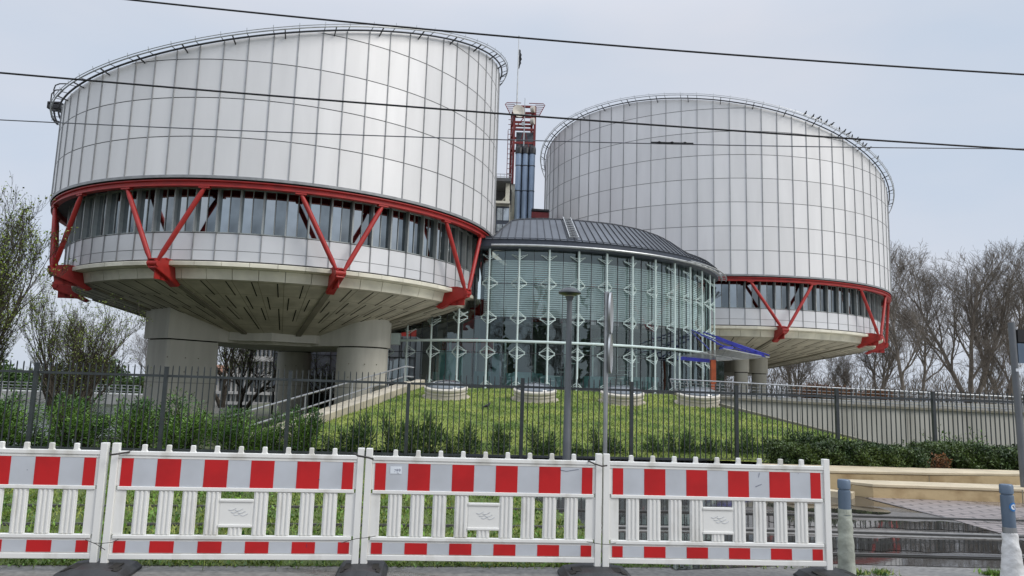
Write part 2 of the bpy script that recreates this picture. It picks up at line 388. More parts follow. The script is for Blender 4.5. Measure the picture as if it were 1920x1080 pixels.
struct(mb.build('ground', MT['ground'], smooth=True), 'brown earth ground running down to the river and far away', 'ground')
mb = MB(); mb.add([(-500, 20, -1.95), (-14, 20, -1.95), (-30, 121, -1.95), (-500, 121, -1.95)], [(0, 1, 2, 3)])
struct(mb.build('water', MT['water']), 'grey rippled river water seen through the fence on the left', 'river')

# road under and before the barriers, footway, track bed, paving
mb = MB(); mb.add([(-30, -30, .004), (30, -30, .004), (30, 12.0, .004), (-30, 4.5, .004)], [(0, 1, 2, 3)])
struct(mb.build('road', MT['foot']), 'grey asphalt strip in front of the barriers', 'road')

railB = [(-30, 4.6), (-14, 6.7), (-4.07, 8.33), (-1.5, 8.71), (1.48, 9.01), (3.57, 9.15), (6.1, 9.18), (14, 9.3), (30, 9.4)]
def poly_at(pl, x):
    for (a, b), (c, d) in zip(pl, pl[1:]):
        if a <= x <= c: return lerp(b, d, (x - a) / (c - a))
    return pl[-1][1]
def railline(off):
    return [(x, poly_at(railB, x) + off) for x in [-20, -14, -10, -7, -5, -3.5, -2, -.5, 1, 2.5, 4, 5.5, 7, 9, 12, 20, 30]]
offs = [-1.24, 0, 1.25]
# grass track (left of the diagonal) and hard track bed (right)
def split_x(y): return .9 + (y - 9.3) * -.28
mb = MB()
ysx = [3.0, 5.0, 6.0, 7, 8, 9, 10, 11, 12, 13, 14, 15, 16, 16.9]
for a, b in zip(ysx, ysx[1:]):
    pass
edge_y = lambda x: 6.47 + .113 * (x + 4.12)
xx_ = [-30, -20, -12, -8, -6, -4, -3, -2, -1, 0, 1]
for x0_, x1_ in zip(xx_, xx_[1:]):
    mb.add([(x0_, edge_y(x0_), .008), (min(x1_, 1.45), edge_y(x1_), .008), (min(x1_, .9) if x1_ < 1 else -1.2, 16.9, .008), (x0_ if x0_ < 0 else -1.2, 16.9, .008)], [(0, 1, 2, 3)])
mb = MB()
for k in range(12):
    for q in range(16):
        pass
mb.add([(-30, edge_y(-30), .008), (split_x(6.9), edge_y(1.5), .008), (split_x(16.9), 16.9, .008), (-30, 16.9, .008)], [(0, 1, 2, 3)])
struct(mb.build('track_lawn', MT['trackturf']), 'grass covered tram track bed behind the barriers on the left', 'grass track')
mb = MB(); mb.add([(split_x(6.9), 7.0, .009), (3.2, 7.45, .009), (30, 7.9, .009), (30, 16.9, .009), (split_x(16.9), 16.9, .009)], [(0, 1, 2, 3, 4)])
struct(mb.build('track_bed', MT['track']), 'wet dark paved tram track bed with puddles', 'track bed')
# block paving wedge beyond the diagonal kerb
dk = [at_z(1640, 940), at_z(1700, 955), at_z(1790, 977), at_z(1890, 1006), at_z(1960, 1030)]
mb = MB(); n = len(dk)
mb.add([(p.x, p.y, .014) for p in dk] + [(30, dk[-1].y, .014), (30, 12.4, .014), (dk[0].x, 12.4, .014)], [tuple(range(n + 3))])
struct(mb.build('pavement', MT['paving']), 'reddish block paving between the tram rails and the stone benches', 'pavement')
mb = MB()
for k in range(n - 1):
    for o_ in (-.02, .15):
        p_, q_ = dk[k], dk[k + 1]; mb.add([(p_.x, p_.y + o_, .019), (q_.x, q_.y + o_, .019), (q_.x, q_.y + o_ + .07, .019), (p_.x, p_.y + o_ + .07, .019)], [(0, 1, 2, 3)])
struct(mb.build('kerb_strip', MT['zinc']), 'twin dark kerb lines crossing the paving diagonally', 'kerb')
for off, lab in zip(offs, ('nearest tram rail behind the barriers', 'middle tram rail between two concrete strips', 'farthest tram rail nearest the stone benches')):
    pl = railline(off); t = thing('tram_rail', 'steel ' + lab, 'rail', group='tram rails'); mb = MB(); mg = MB(); mc = MB()
    for (x0, y0), (x1, y1) in zip(pl, pl[1:]):
        mb.bar((x0, y0, .016), (x1, y1, .016), .055, .02)
        mg.bar((x0, y0 - .055, .012), (x1, y1 - .055, .012), .045, .012)
        if x0 >= .9 and off == 0:
            mc.bar((x0, y0 + .11, .012), (x1, y1 + .11, .012), .10, .011); mc.bar((x0, y0 - .16, .012), (x1, y1 - .16, .012), .10, .011)
    mb.build('rail_head', MT['railhead'], t); mg.build('groove', MT['slot'], t); 
    if mc.v: mc.build('concrete_strip', MT['concretestrip'], t)

MT['puddle'] = mat('puddle_water', (.035, .033, .03), .025, 0, .3, .8, .012, 9, ior=1.5)
def puddle(label, x0, x1, lo, hi, seed):
    r_ = random.Random(seed); n = 60; ph = [r_.random() * 6 for _ in range(6)]; up_, dn_ = [], []
    for i in range(n + 1):
        t_ = i / n; x = lerp(x0, x1, t_); b_ = poly_at(railB, x); e = min(1, t_ * 9, (1 - t_) * 9) ** .5
        w1 = .5 + .5 * math.sin(x * 1.7 + ph[0]) * math.sin(x * .6 + ph[1]); w2 = .5 + .5 * math.sin(x * 1.3 + ph[2])
        m_ = (lo + hi) / 2; jag = .03 * math.sin(x * 9 + ph[3]) + .02 * math.sin(x * 23 + ph[4])
        up_.append((x, b_ + m_ + (hi - m_) * e * (.72 + .28 * w1) + jag * e, .0135)); dn_.append((x, b_ + m_ + (lo - m_) * e * (.78 + .22 * w2) - jag * e, .0135))
    mb = MB(); mb.v = up_ + dn_; mb.f = [(i, n + 1 + i, n + 2 + i, i + 1) for i in range(n)]; mb.m = [0] * n
    struct(mb.build('puddle', MT['puddle']), label, 'puddle')
puddle('long dark puddle mirroring the trees between the two nearest rails', 2.2, 13, -1.02, -.24, 3)
puddle('shallow puddle between the two far rails near the stone bench', 3.4, 6.3, .30, 1.0, 5)
puddle('puddle behind the last barrier on the paved track bed', 1.1, 2.9, .22, 1.0, 8)
puddle('small puddle just beyond the farthest rail behind the left bollard', 3.9, 5.6, 1.5, 2.3, 9)
# ---------------------------------------------------------------- podium lawn
YTOP = 27.0
ysl = [16.9 + i * (YTOP - 16.9) / 30 for i in range(31)]
mb = MB(); rr = random.Random(5)
cols = 24
for y in ysl:
    a, b = podium_left(y) + .05, podium_right(y) - .05
    for i in range(cols + 1):
        x = lerp(a, b, i / cols)
        mb.v.append((x, y, mound_z(y) + .03 * math.sin(x * .9 + y * .6) * math.sin(y * .35 + 1)))
mb.f = [(j * (cols + 1) + i, j * (cols + 1) + i + 1, (j + 1) * (cols + 1) + i + 1, (j + 1) * (cols + 1) + i) for j in range(30) for i in range(cols)]; mb.m = [0] * len(mb.f)
struct(mb.build('lawn', MT['lawn'], smooth=True), 'bright green sloping lawn rising to the glass rotunda', 'lawn')
mb = MB()
for k in range(len(ysl) - 1):       # sides of the podium
    y0, y1 = ysl[k], ysl[k + 1]
    for fn in (podium_left, podium_right):
        mb.add([(fn(y0), y0, -1.4), (fn(y1), y1, -1.4), (fn(y1), y1, mound_z(y1) - .02), (fn(y0), y0, mound_z(y0) - .02)], [(0, 1, 2, 3)])
mb.add([(podium_left(16.9), 16.9, -1.4), (podium_right(16.9), 16.9, -1.4), (podium_right(16.9), 16.9, .05), (podium_left(16.9), 16.9, .05)], [(0, 1, 2, 3)])
struct(mb.build('podium_side', MT['column']), 'concrete side of the raised lawn', 'podium')
mb = MB(); mb.prism([(-3.3, 27.0), (6.05, 27.0), (8.9, 43), (60, 44.5), (90, 120), (-8, 90), (-8, 43.2), (-6.6, 39)], -1.5, 1.60)
struct(mb.build('terrace', MT['column']), 'flat terrace on which the rotunda stands', 'terrace')
rng = np.random.default_rng(3)
def scatter(n, x0, x1, y0, y1, keep=None):
    P = np.stack([rng.uniform(x0, x1, n), rng.uniform(y0, y1, n), np.zeros(n)], 1)
    return P
P = scatter(90000, -5.7, 10.4, 16.9, 27)
keep = (P[:, 0] > -5.64 + (P[:, 1] - 16.9) / 10.1 * 2.4 + .1) & (P[:, 0] < 10.35 - (P[:, 1] - 16.9) / 10.1 * 4.35 - .1)
P = P[keep]; P[:, 2] = .05 + MS * (P[:, 1] - 16.3) + .03 * np.sin(P[:, 0] * .9 + P[:, 1] * .6) * np.sin(P[:, 1] * .35 + 1)
V, F = blades(P, .055, .012, rng, .6)
tag(numpy_mesh('grass', V, F, MT['blade']), 'short bright grass blades on the sloping lawn', 'grass', kind='stuff')
P = scatter(80000, -8, 1.9, 6.0, 13.5); d = np.array([poly_at(railB, float(x)) for x in P[:, 0]])
keep = (P[:, 0] < .9 + (P[:, 1] - 9.3) * -.28)
for o_ in offs: keep &= np.abs(P[:, 1] - d - o_ + .03) > .075
keep &= (P[:, 1] > 6.50 + .113 * (P[:, 0] + 4.12) + .05 * np.sin(P[:, 0] * 7))
nse = np.sin(P[:, 0] * 3.1 + 1.3 * np.sin(P[:, 1] * 2.3)) * np.sin(P[:, 1] * 3.7 + P[:, 0]) ; keep &= rng.random(len(P)) < .62 + .38 * nse
P = P[keep]; P[:, 2] = .01
V, F = blades(P, .055, .008, rng, .8)
P2 = P[rng.random(len(P)) < .25] ; V2, F2 = leaves(P2 + np.array([0, 0, .01]), .05, rng, .5, .8)
tag(numpy_mesh('grass', V, F, MT['trackblade']), 'rough grass and weeds growing on the tram track bed', 'grass', kind='stuff')
tag(numpy_mesh('weeds', V2, F2, MT['leafshrub']), 'broad leaved weeds among the grass of the tram track', 'weeds', kind='stuff')
# weeds along the edge of the asphalt
pts = []
for x in np.arange(-5.2, 3.1, .02):
    for k in range(3 if x < 1.2 else 1):
        pts.append((x + rng.normal() * .03, 6.49 + .113 * (x + 4.12) + rng.normal() * .035, .005))
for cx_, cy_, k in ((3.02, 7.1, 160), (3.22, 7.08, 220), (3.5, 7.1, 120), (4.65, 7.2, 240), (4.95, 7.22, 90)):
    for i in range(k): pts.append((cx_ + rng.normal() * .06, cy_ + rng.normal() * .04, .005))
P = np.array(pts); V, F = blades(P, .055, .006, rng, .9); V3, F3 = leaves(P[::2], .04, rng, .55, .6)
tag(numpy_mesh('weeds', V, F, MT['trackblade']), 'weeds along the edge of the asphalt under the barriers', 'weeds', kind='stuff')
tag(numpy_mesh('weeds', V3, F3, MT['leafshrub']), 'small broad leaves along the edge of the asphalt', 'weeds', kind='stuff')
for i, (x, y, lab) in enumerate([(-2.55, 6.50, 'yellow dandelion in the weeds under the second barrier from the left'), (-3.9, 6.36, 'yellow dandelion in the weeds under the leftmost barrier'), (-1.95, 6.56, 'yellow dandelion left of the black foot between second and third barriers'), (.05, 9.0, 'yellow dandelion in the grass seen through the third barrier')]):
    t = thing('dandelion', lab, 'flower', (x, y, 0)); mb = MB(); mb.tube([(0, 0, 0), (.005, 0, .05), (0, .005, .09)], .003, 5); mb.build('stem', MT['blade'], t)
    mb = MB()
    for j in range(14):
        a = j * 2 * PI / 14; mb.add([(0, 0, .09), (.02 * math.cos(a - .15), .02 * math.sin(a - .15), .098), (.024 * math.cos(a), .024 * math.sin(a), .1), (.02 * math.cos(a + .15), .02 * math.sin(a + .15), .098)], [(0, 1, 2, 3)])
    mb.lathe([(.001, .104), (.009, .1), (.001, .093)], n=8)
    mb.build('flower_head', MT['flower'], t)

# ================================================================ the two drums
STEP_Z = 1.903
def drum(name, label, cat, c, R, zW, npan, off, plane, node0, nsp, colspec):
    """plane = (a,bx,by): top z; node0 = angle of one strut foot"""
    T = thing(name, label, cat, (c[0], c[1], 0))
    st = 2 * PI / npan
    topz = lambda th, r=R: plane[0] + plane[1] * r * math.cos(th) + plane[2] * r * math.sin(th)
    # cladding: one plate per bay and course, dark joints behind, thin mullions proud
    mb = MB(); SUB = 2
    for i in range(npan):
        a0 = off + i * st; z = zW; g = .022 / R
        k = 0
        while True:
            z1 = zW + (k + 1) * STEP_Z; zt0, zt1 = topz(a0), topz(a0 + st)
            vs = []; done = False
            for j in range(SUB + 1):
                a = lerp(a0 + g, a0 + st - g, j / SUB); tz = topz(a)
                lo = min(z + .012, tz); hi = min(z1 - .03, tz)
                vs.append((R * math.cos(a), R * math.sin(a), lo)); vs.append((R * math.cos(a), R * math.sin(a), hi))
            if max(zt0, zt1) <= z + .02: break
            mb.add(vs, [(2 * j, 2 * j + 2, 2 * j + 3, 2 * j + 1) for j in range(SUB)], 0)
            z = z1; k += 1
            if k > 12: break
    for i in range(npan):
        for j in range(SUB):       # backing cylinder (the joints)
            a, b = off + (i + j / SUB) * st, off + (i + (j + 1) / SUB) * st; r = R - .03
            mb.add([(r * math.cos(a), r * math.sin(a), zW - .02), (r * math.cos(b), r * math.sin(b), zW - .02), (r * math.cos(b), r * math.sin(b), topz(b, r) - .02), (r * math.cos(a), r * math.sin(a), topz(a, r) - .02)], [(0, 1, 2, 3)], 1)
        a = off + i * st
        mb.rbox(a, R + .015, 0, (zW + topz(a)) / 2 - .02, (.042, .07, topz(a) - zW + .04), 2)
    mb.lathe([(R + .04, zW - .1), (R + .05, zW + .03), (R - .05, zW + .04)], n=npan * 2, mi=2)
    o = mb.build('cladding', [MT['panel'], MT['joint'], MT['fin']], T); 
    me = o.data; me.polygons.foreach_set('use_smooth', [True] * len(me.polygons)); me.set_sharp_from_angle(angle=R_(30))
    # roof deck just below the rim
    mb = MB(); N = 96
    vs = [((R - .04) * math.cos(2 * PI * i / N), (R - .04) * math.sin(2 * PI * i / N), topz(2 * PI * i / N, R - .04) - .06) for i in range(N)]
    mb.add(vs, [tuple(range(N))]); mb.build('roof_deck', MT['zinc'], T)
    # roof gantry rail
    t = MB(); N = 144
    def ring(r, dz_): return [(r * math.cos(2 * PI * i / N), r * math.sin(2 * PI * i / N), topz(2 * PI * i / N, r) + dz_) for i in range(N)]
    t.tube(ring(R + .16, .0), .05, 6, 0, closed=True); t.tube(ring(R + .50, .06), .035, 6, 1, closed=True); t.tube(ring(R + .56, .16), .022, 5, 1, closed=True)
    for i in range(npan):
        a = off + i * st
        P1 = Vector(((R + .16) * math.cos(a), (R + .16) * math.sin(a), topz(a, R + .16))); P2 = Vector(((R + .52) * math.cos(a), (R + .52) * math.sin(a), topz(a, R + .52) + .07))
        t.tube([P1, P2], .02, 5, 0); t.tube([P2, P2 + Vector((.06 * math.cos(a), .06 * math.sin(a), .22))], .014, 4, 1)
        if i % 2 == 0:
            a2 = a + st * .45
            P0 = Vector(((R - .02) * math.cos(a2), (R - .02) * math.sin(a2), topz(a2) - .22)); P3 = Vector(((R + .5) * math.cos(a2), (R + .5) * math.sin(a2), topz(a2, R + .5) + .03))
            t.bar(P0, P3, .045, .06, 0)
    t.build('gantry_rail', [MT['raildark'], MT['raillight']], T, auto=R_(40))
    # red ring beam
    mb = MB()
    mb.lathe([(R - .32, zW - .17), (R - .02, zW - .17), (R - .02, zW - .22), (R - .14, zW - .24), (R - .14, zW - .40), (R - .02, zW - .42), (R - .02, zW - .47), (R - .32, zW - .47), (R - .32, zW - .17)], n=144)
    mb.build('ring_beam', MT['red'], T, auto=R_(30))
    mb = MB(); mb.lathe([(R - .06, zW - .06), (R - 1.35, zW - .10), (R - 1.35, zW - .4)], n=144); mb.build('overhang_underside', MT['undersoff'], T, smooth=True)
    # struts and their feet
    zn = zW - 4.12
    nodes = nsp
    for a in nodes:
        for sgn in (-1, 1):
            b = a + sgn * R_(9.0)
            A = Vector(((R + .02) * math.cos(a + sgn * .012), (R + .02) * math.sin(a + sgn * .012), zn + .05)); B = Vector(((R - .16) * math.cos(b), (R - .16) * math.sin(b), zW - .50))
            mb = MB(); d = (B - A).normalized()
            mb.tube([A, A + d * .25, A + d * .5, B - d * .45, B - d * .2, B], [.07, .09, .12, .12, .1, .08], 10)
            mb.bar(B - Vector((0, 0, .02)) - Vector((-math.sin(b), math.cos(b), 0)) * .26, B - Vector((0, 0, .02)) + Vector((-math.sin(b), math.cos(b), 0)) * .26, .24, .07)
            mb.build('strut', MT['red'], T, auto=R_(40))
        # foot: two cheek plates with flanges, pin knuckle
        rad = Vector((math.cos(a), math.sin(a), 0)); tan = Vector((-math.sin(a), math.cos(a), 0))
        mb = MB(); r1 = R - 1.02
        prof = [(R + .20, zn + .16), (R - .55, zn + .30), (r1 - .30, zn + .27), (r1 - .40, zn - .52), (r1 - .80, zn - .76), (r1 - .60, zn - .86), (R - .85, zn - .52), (R + .12, zn - .20)]
        for s0 in (-.20, .12):
            vs = [tuple(rad * r + tan * (s0 + q) + Vector((0, 0, z))) for q in (0, .08) for r, z in prof]; n_ = len(prof)
            mb.add(vs, [tuple(range(n_ - 1, -1, -1)), tuple(range(n_, 2 * n_))] + [(i, (i + 1) % n_, n_ + (i + 1) % n_, n_ + i) for i in range(n_)])
        for (ra, za), (rb, zb), w2 in ((prof[1], prof[2], .46), (prof[7], prof[6], .38), (prof[6], prof[5], .36), (prof[5], prof[4], .34), (prof[0], prof[1], .38)):
            mb.bar(rad * ra + Vector((0, 0, za)), rad * rb + Vector((0, 0, zb)), w2, .06, upv=(0, 0, 1) if abs(zb - za) < .5 else (0, 0, 1))
        for q in (.35, .62, .9): mb.bar(rad * lerp(prof[0][0], prof[2][0], q) + Vector((0, 0, zn + .25)), rad * lerp(prof[7][0], prof[5][0], q * .8) + Vector((0, 0, zn - .7)), .5, .05, upv=tuple(tan))
        mb.tube([rad * (R + .04) + tan * -.25 + Vector((0, 0, zn - .02)), rad * (R + .04) + tan * .25 + Vector((0, 0, zn - .02))], .15, 12)
        mb.build('strut_foot', MT['red'], T, auto=R_(35))
    # window band: one window per bay
    rw = R - 1.0; z0, z1 = zW - 2.48, zW - .26
    wst = 2 * PI / npan; hw = rw * math.sin(wst / 2)
    fr = MB()
    fr.rbox(0, rw + .02, -hw, (z0 + z1) / 2, (.075, .26, z1 - z0)); fr.rbox(0, rw - .03, 0, (z0 + z1) / 2, (.035, .06, z1 - z0 - .1)); fr.rbox(0, rw - .02, 0, z0 + .025, (2 * hw - .08, .12, .05)); fr.rbox(0, rw - .02, 0, z1 - .04, (2 * hw - .08, .12, .08))
    pn = MB()
    for s in (-1, 1): pn.rbox(0, rw - .07, s * hw * .5, (z0 + z1) / 2, (hw - .06, .012, z1 - z0 - .08), 0 if s < 0 else 1, yaw=R_(3.2) * s)
    f0 = fr.build('window', MT['winframe'], T); p0 = pn.build('pane', [MT['winglass2'], MT['winglass']], f0)
    f0.rotation_euler.z = off + wst / 2
    for i in range(1, npan):
        f1 = f0.copy(); COL.objects.link(f1); f1.rotation_euler.z = off + wst * (i + .5); p1 = p0.copy(); COL.objects.link(p1); p1.parent = f1
        p1.rotation_euler.z = 0
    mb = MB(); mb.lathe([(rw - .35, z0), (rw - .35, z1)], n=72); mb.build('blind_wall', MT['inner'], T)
    # spandrel panels under the windows
    mb = MB(); zs = [zW - 2.50, zW - 3.32, zW - 3.80]
    for i in range(npan):
        for za, zb in zip(zs, zs[1:]):
            a, b = off + i * st + .002, off + (i + 1) * st - .002
            mb.add([(rw * math.cos(a) * 1.004, rw * math.sin(a) * 1.004, zb + .012), (rw * math.cos(b) * 1.004, rw * math.sin(b) * 1.004, zb + .012), (rw * math.cos(b) * 1.004, rw * math.sin(b) * 1.004, za - .012), (rw * math.cos(a) * 1.004, rw * math.sin(a) * 1.004, za - .012)], [(0, 1, 2, 3)], 0)
        mb.rbox(off + i * st, rw + .06, 0, (zs[0] + zs[2]) / 2, (.045, .07, zs[0] - zs[2]), 2)
    mb.lathe([(rw + .01, zs[2] - .02), (rw + .01, zs[0] + .02), (rw - .35, zs[0] + .02)], n=npan, mi=1)
    mb.build('spandrel', [MT['spandrel'], MT['joint'], MT['fin']], T)
    # ledge, fascia, soffit
    def blocks(prof, nb, gap, phase, name, m):
        mb = MB(); g = gap / R / 2
        for i in range(nb):
            a0 = phase + i * 2 * PI / nb + g; a1 = phase + (i + 1) * 2 * PI / nb - g; k = len(prof); vs = []
            for j in range(3):
                a = lerp(a0, a1, j / 2)
                vs += [(r * math.cos(a), r * math.sin(a), z) for r, z in prof]
            fs = []
            for j in range(2):
                for q in range(k): fs.append((j * k + q, (j + 1) * k + q, (j + 1) * k + (q + 1) % k, j * k + (q + 1) % k))
            fs += [tuple(range(k)), tuple(range(3 * k - 1, 2 * k - 1, -1))]
            mb.add(vs, fs)
        mb.build(name, m, T, auto=R_(35))
    rl = R - .80; rf = R - 1.42
    blocks([(rw - .3, zW - 3.87), (rl - .03, zW - 3.87), (rl, zW - 3.90), (rl, zW - 4.07), (rw - .3, zW - 4.12)], 60, .02, off, 'ledge', MT['concrete'])
    blocks([(rf - .6, zW - 4.10), (rf + .12, zW - 4.13), (rf, zW - 4.62), (rf - .6, zW - 4.62)], 60, .03, off + .03, 'fascia', MT['concrete'])
    mb = MB(); mb.lathe([(rf - .10, zW - 4.1), (rf - .10, zW - 4.6)], n=72); mb.build('fascia_core', MT['slot'], T)
    ri, zi = 4.4, zW - 6.72; ro_, zo = rf + .0, zW - 4.63
    mb = MB(); mb.lathe([(ro_, zo), (ri, zi)], n=120); mb.lathe([(ri, zi), (.5, zi)], n=60)
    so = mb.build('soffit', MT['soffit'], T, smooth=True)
    nrm = Vector((zo - zi, 0, -(ro_ - ri))).normalized()
    ms = MB(); md = MB()
    def cz(r): return lerp(zi, zo, (r - ri) / (ro_ - ri))
    bands = [(11.42, 9.85, 0, 6), (9.75, 8.2, .5, 6), (8.3, 6.7, 0, 6), (6.6, 5.3, .5, 12)]
    sc = rf / 11.58
    for ra, rb, ph, stp in bands:
        ra *= sc; rb *= sc; rb -= .16; nb = int(360 / stp)
        for i in range(nb):
            a = off + (i + ph) * 2 * PI / nb
            dn = min(abs((a - q + PI) % (2 * PI) - PI) for q in nodes)
            if dn < .035: continue
            rad = Vector((math.cos(a), math.sin(a), 0))
            ms.bar(rad * ra + Vector((0, 0, cz(ra) - .004)), rad * (rb + .12) + Vector((0, 0, cz(rb + .12) - .004)), .055, .02)
    mj = MB()
    for i in range(60):
        a = off + (i + .25) * 2 * PI / 60; rad = Vector((math.cos(a), math.sin(a), 0)); r_in = ri + (.1 if i % 2 else 2.2)
        mj.bar(rad * (ro_ - .05) + Vector((0, 0, cz(ro_ - .05) - .002)), rad * r_in + Vector((0, 0, cz(r_in) - .002)), .022, .010)
    for r_ in (11.4 * sc, 9.95 * sc, 8.45 * sc, 7.15 * sc, 5.9 * sc): mj.lathe([(r_ - .012, cz(r_ - .012) - .006), (r_ + .012, cz(r_ + .012) - .006)], n=90)
    mj.build('panel_joint', MT['rib'], so)
    ms.build('slot', MT['slot'], so)
    for a in nodes:
        rad = Vector((math.cos(a), math.sin(a), 0))
        md.bar(rad * (ro_ - .6) + Vector((0, 0, cz(ro_ - .6) - .03)), rad * (ri) + Vector((0, 0, cz(ri) - .03)), .30, .12)
    md.build('rib', MT['rib'], so)
    for rr_ in (9.95, 8.45, 7.15):
        pass
    # columns with capitals
    zc = zW - 7.22
    def stadium(Lr, Wt, n=10, e=2.0):
        pts = []; h = Lr / 2 - Wt / 2
        for i in range(n + 1): a = -PI / 2 + PI * i / n; pts.append((h + Wt / 2 * math.cos(a), Wt / 2 * math.sin(a)))
        for i in range(n + 1): a = PI / 2 + PI * i / n; pts.append((-h + Wt / 2 * math.cos(a), Wt / 2 * math.sin(a)))
        return pts
    caps = []
    for (ang, rc, Lr, Wt, zb, boxy) in colspec:
        a = R_(ang); q = Matrix.Rotation(a, 2)
        if boxy: pts = [(Lr / 2, -Wt / 2 + .12), (Lr / 2, Wt / 2 - .12), (Lr / 2 - .12, Wt / 2), (-Lr / 2 + .12, Wt / 2), (-Lr / 2, Wt / 2 - .12), (-Lr / 2, -Wt / 2 + .12), (-Lr / 2 + .12, -Wt / 2), (Lr / 2 - .12, -Wt / 2)]
        else: pts = stadium(Lr, Wt)
        cc = Vector((rc * math.cos(a), rc * math.sin(a)))
        P_ = [tuple(cc + q @ Vector(p)) for p in pts]
        mb = MB(); mb.prism(P_, zb, zc - .07)
        for zz in (zc - 2.35,): mb.prism([tuple(cc + (Vector(p) - cc) * 1.002) for p in P_], zz, zz + .03, 1)
        dc_ = Vector((-c[0] - cc.x, -c[1] - cc.y)).normalized(); tn_ = Vector((-dc_.y, dc_.x)); lw_ = (abs((q @ Vector((1, 0))).dot(tn_)) * (Lr - Wt) + Wt) / 2
        for zz in (zc - 1.0, zc - 1.75, zc - 3.1):
            for u_ in (-.5, .1, .55):
                for k_ in range(60):      # tie holes on the side towards the street
                    P2_ = cc + tn_ * (u_ * lw_) + dc_ * (3 - k_ * .06)
                    loc2 = q.transposed() @ (P2_ - cc); hx_, hw_2 = (Lr - Wt) / 2, Wt / 2
                    inside = (abs(loc2.x) < Lr / 2 and abs(loc2.y) < Wt / 2) if boxy else (max(0, abs(loc2.x) - hx_) ** 2 + loc2.y ** 2 < hw_2 ** 2)
                    if inside: mb.tube([(P2_.x, P2_.y, zz), (P2_.x + dc_.x * .075, P2_.y + dc_.y * .075, zz)], .035, 8, 1); break
        mb.build('column', [MT['column'], MT['rib']], T, auto=R_(35))
        # capital beam from the centre out over the column
        w2 = (Wt + .22) / 2; ro2 = rc + Lr / 2 + .12
        if boxy: pp = [(0, -w2), (ro2, -w2), (ro2, w2), (0, w2)]
        else: pp = [(0, -w2)] + [(ro2 - w2 + w2 * math.cos(t_), w2 * math.sin(t_)) for t_ in [(-PI / 2 + PI * i / 10) for i in range(11)]] + [(0, w2)]
        pp = [tuple(q @ Vector(p)) for p in pp]
        zt = cz(ro2) + .25
        mb = MB(); mb.prism(pp, zc, zt - .0); mb.build('capital', MT['column'], T, auto=R_(35)); caps.append(a)
        mb = MB(); mb.prism([tuple(cc + (Vector(p) - cc) * .95) for p in P_], zc - .08, zc + .01); mb.build('shadow_gap', MT['slot'], T)
    mb = MB(); hexp = [(4.75 * math.cos(R_(10 + 30 * i)), 4.75 * math.sin(R_(10 + 30 * i))) for i in range(12)]
    mb.prism(hexp, zc + .12, zi + .5)
    mb.prism([(x * .86, y * .86) for x, y in hexp], zc - .04, zc + .118)
    mb.build('hub', MT['column'], T)
    return T, topz

DL, topL = drum('drum_building', 'left silver drum of the court on three concrete columns, slanted roofline', 'court building', (-14.2655, 46.0122), 13.0, 10.967, 72, -2.2492, (19.60, .21, .16), R_(-62.2), [R_(q) for q in (-167, -132.6, -99.6, -62.2, -25.4, 12, 50, 88, 126, 160)],
                [(-126, 6.5, 3.0, 2.2, -1.4, True), (-29, 6.5, 3.0, 2.7, -1.4, False), (98, 5.6, 3.0, 2.2, -1.4, False)])
DR, topR = drum('drum_building', 'larger silver drum of the court behind on the right, birds on its roof rail', 'court building', (19.1427, 71.4112), 16.125, 10.83, 82, -1.7967, (21.57, -.20, -.16), R_(-84.3), [R_(-84.3 + 36.6 * k) for k in range(-4, 5)],
                [(-88, 9.4, 1.1, 1.1, 1.3, False), (-70, 7.6, 1.3, 1.2, 1.3, False), (150, 7.5, 2.5, 2.0, 1.3, False)])
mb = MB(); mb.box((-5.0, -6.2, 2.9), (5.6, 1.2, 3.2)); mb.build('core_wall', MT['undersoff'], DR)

# window cleaning cradle on the left rim
t = thing('cleaning_cradle', 'black box cradle with curved pipe hoops at the upper left rim of the left drum', 'cradle')
mb = MB(); aC = R_(-152.5); C0 = Vector((-14.2655, 46.0122, 0))
p = at_y(106, 200, 40.6)
mb.box(p, (.75, .6, .42), 0); mb.box(p + Vector((0, -.32, .12)), (.6, .06, .1), 0); mb.build('box', MT['black'], t, bevel=.03)
mb = MB()
for dy in (0, .5):
    pp = [at_y(x, y, 40.6 + dy) for x, y in ((127, 157), (112, 157), (104, 160), (101, 168), (101, 178), (103, 183), (108, 180), (122, 165))]
    mb.tube(pp, .035, 6)
    pp = [at_y(x, y, 40.6 + dy) for x, y in ((116, 168), (104, 169), (97, 176), (95, 190), (94, 205), (97, 220), (102, 228), (108, 234))]
    mb.tube(pp, .035, 6)
mb.tube([at_y(x, y, 40.9) for x, y in ((101, 208), (103, 220), (108, 231))], .05, 6)
for y0 in (212, 225): mb.tube([at_y(96, y0, 40.6), at_y(104, y0, 40.6)], .02, 5)
mb.build('hoop', MT['raildark'], t, auto=R_(40))

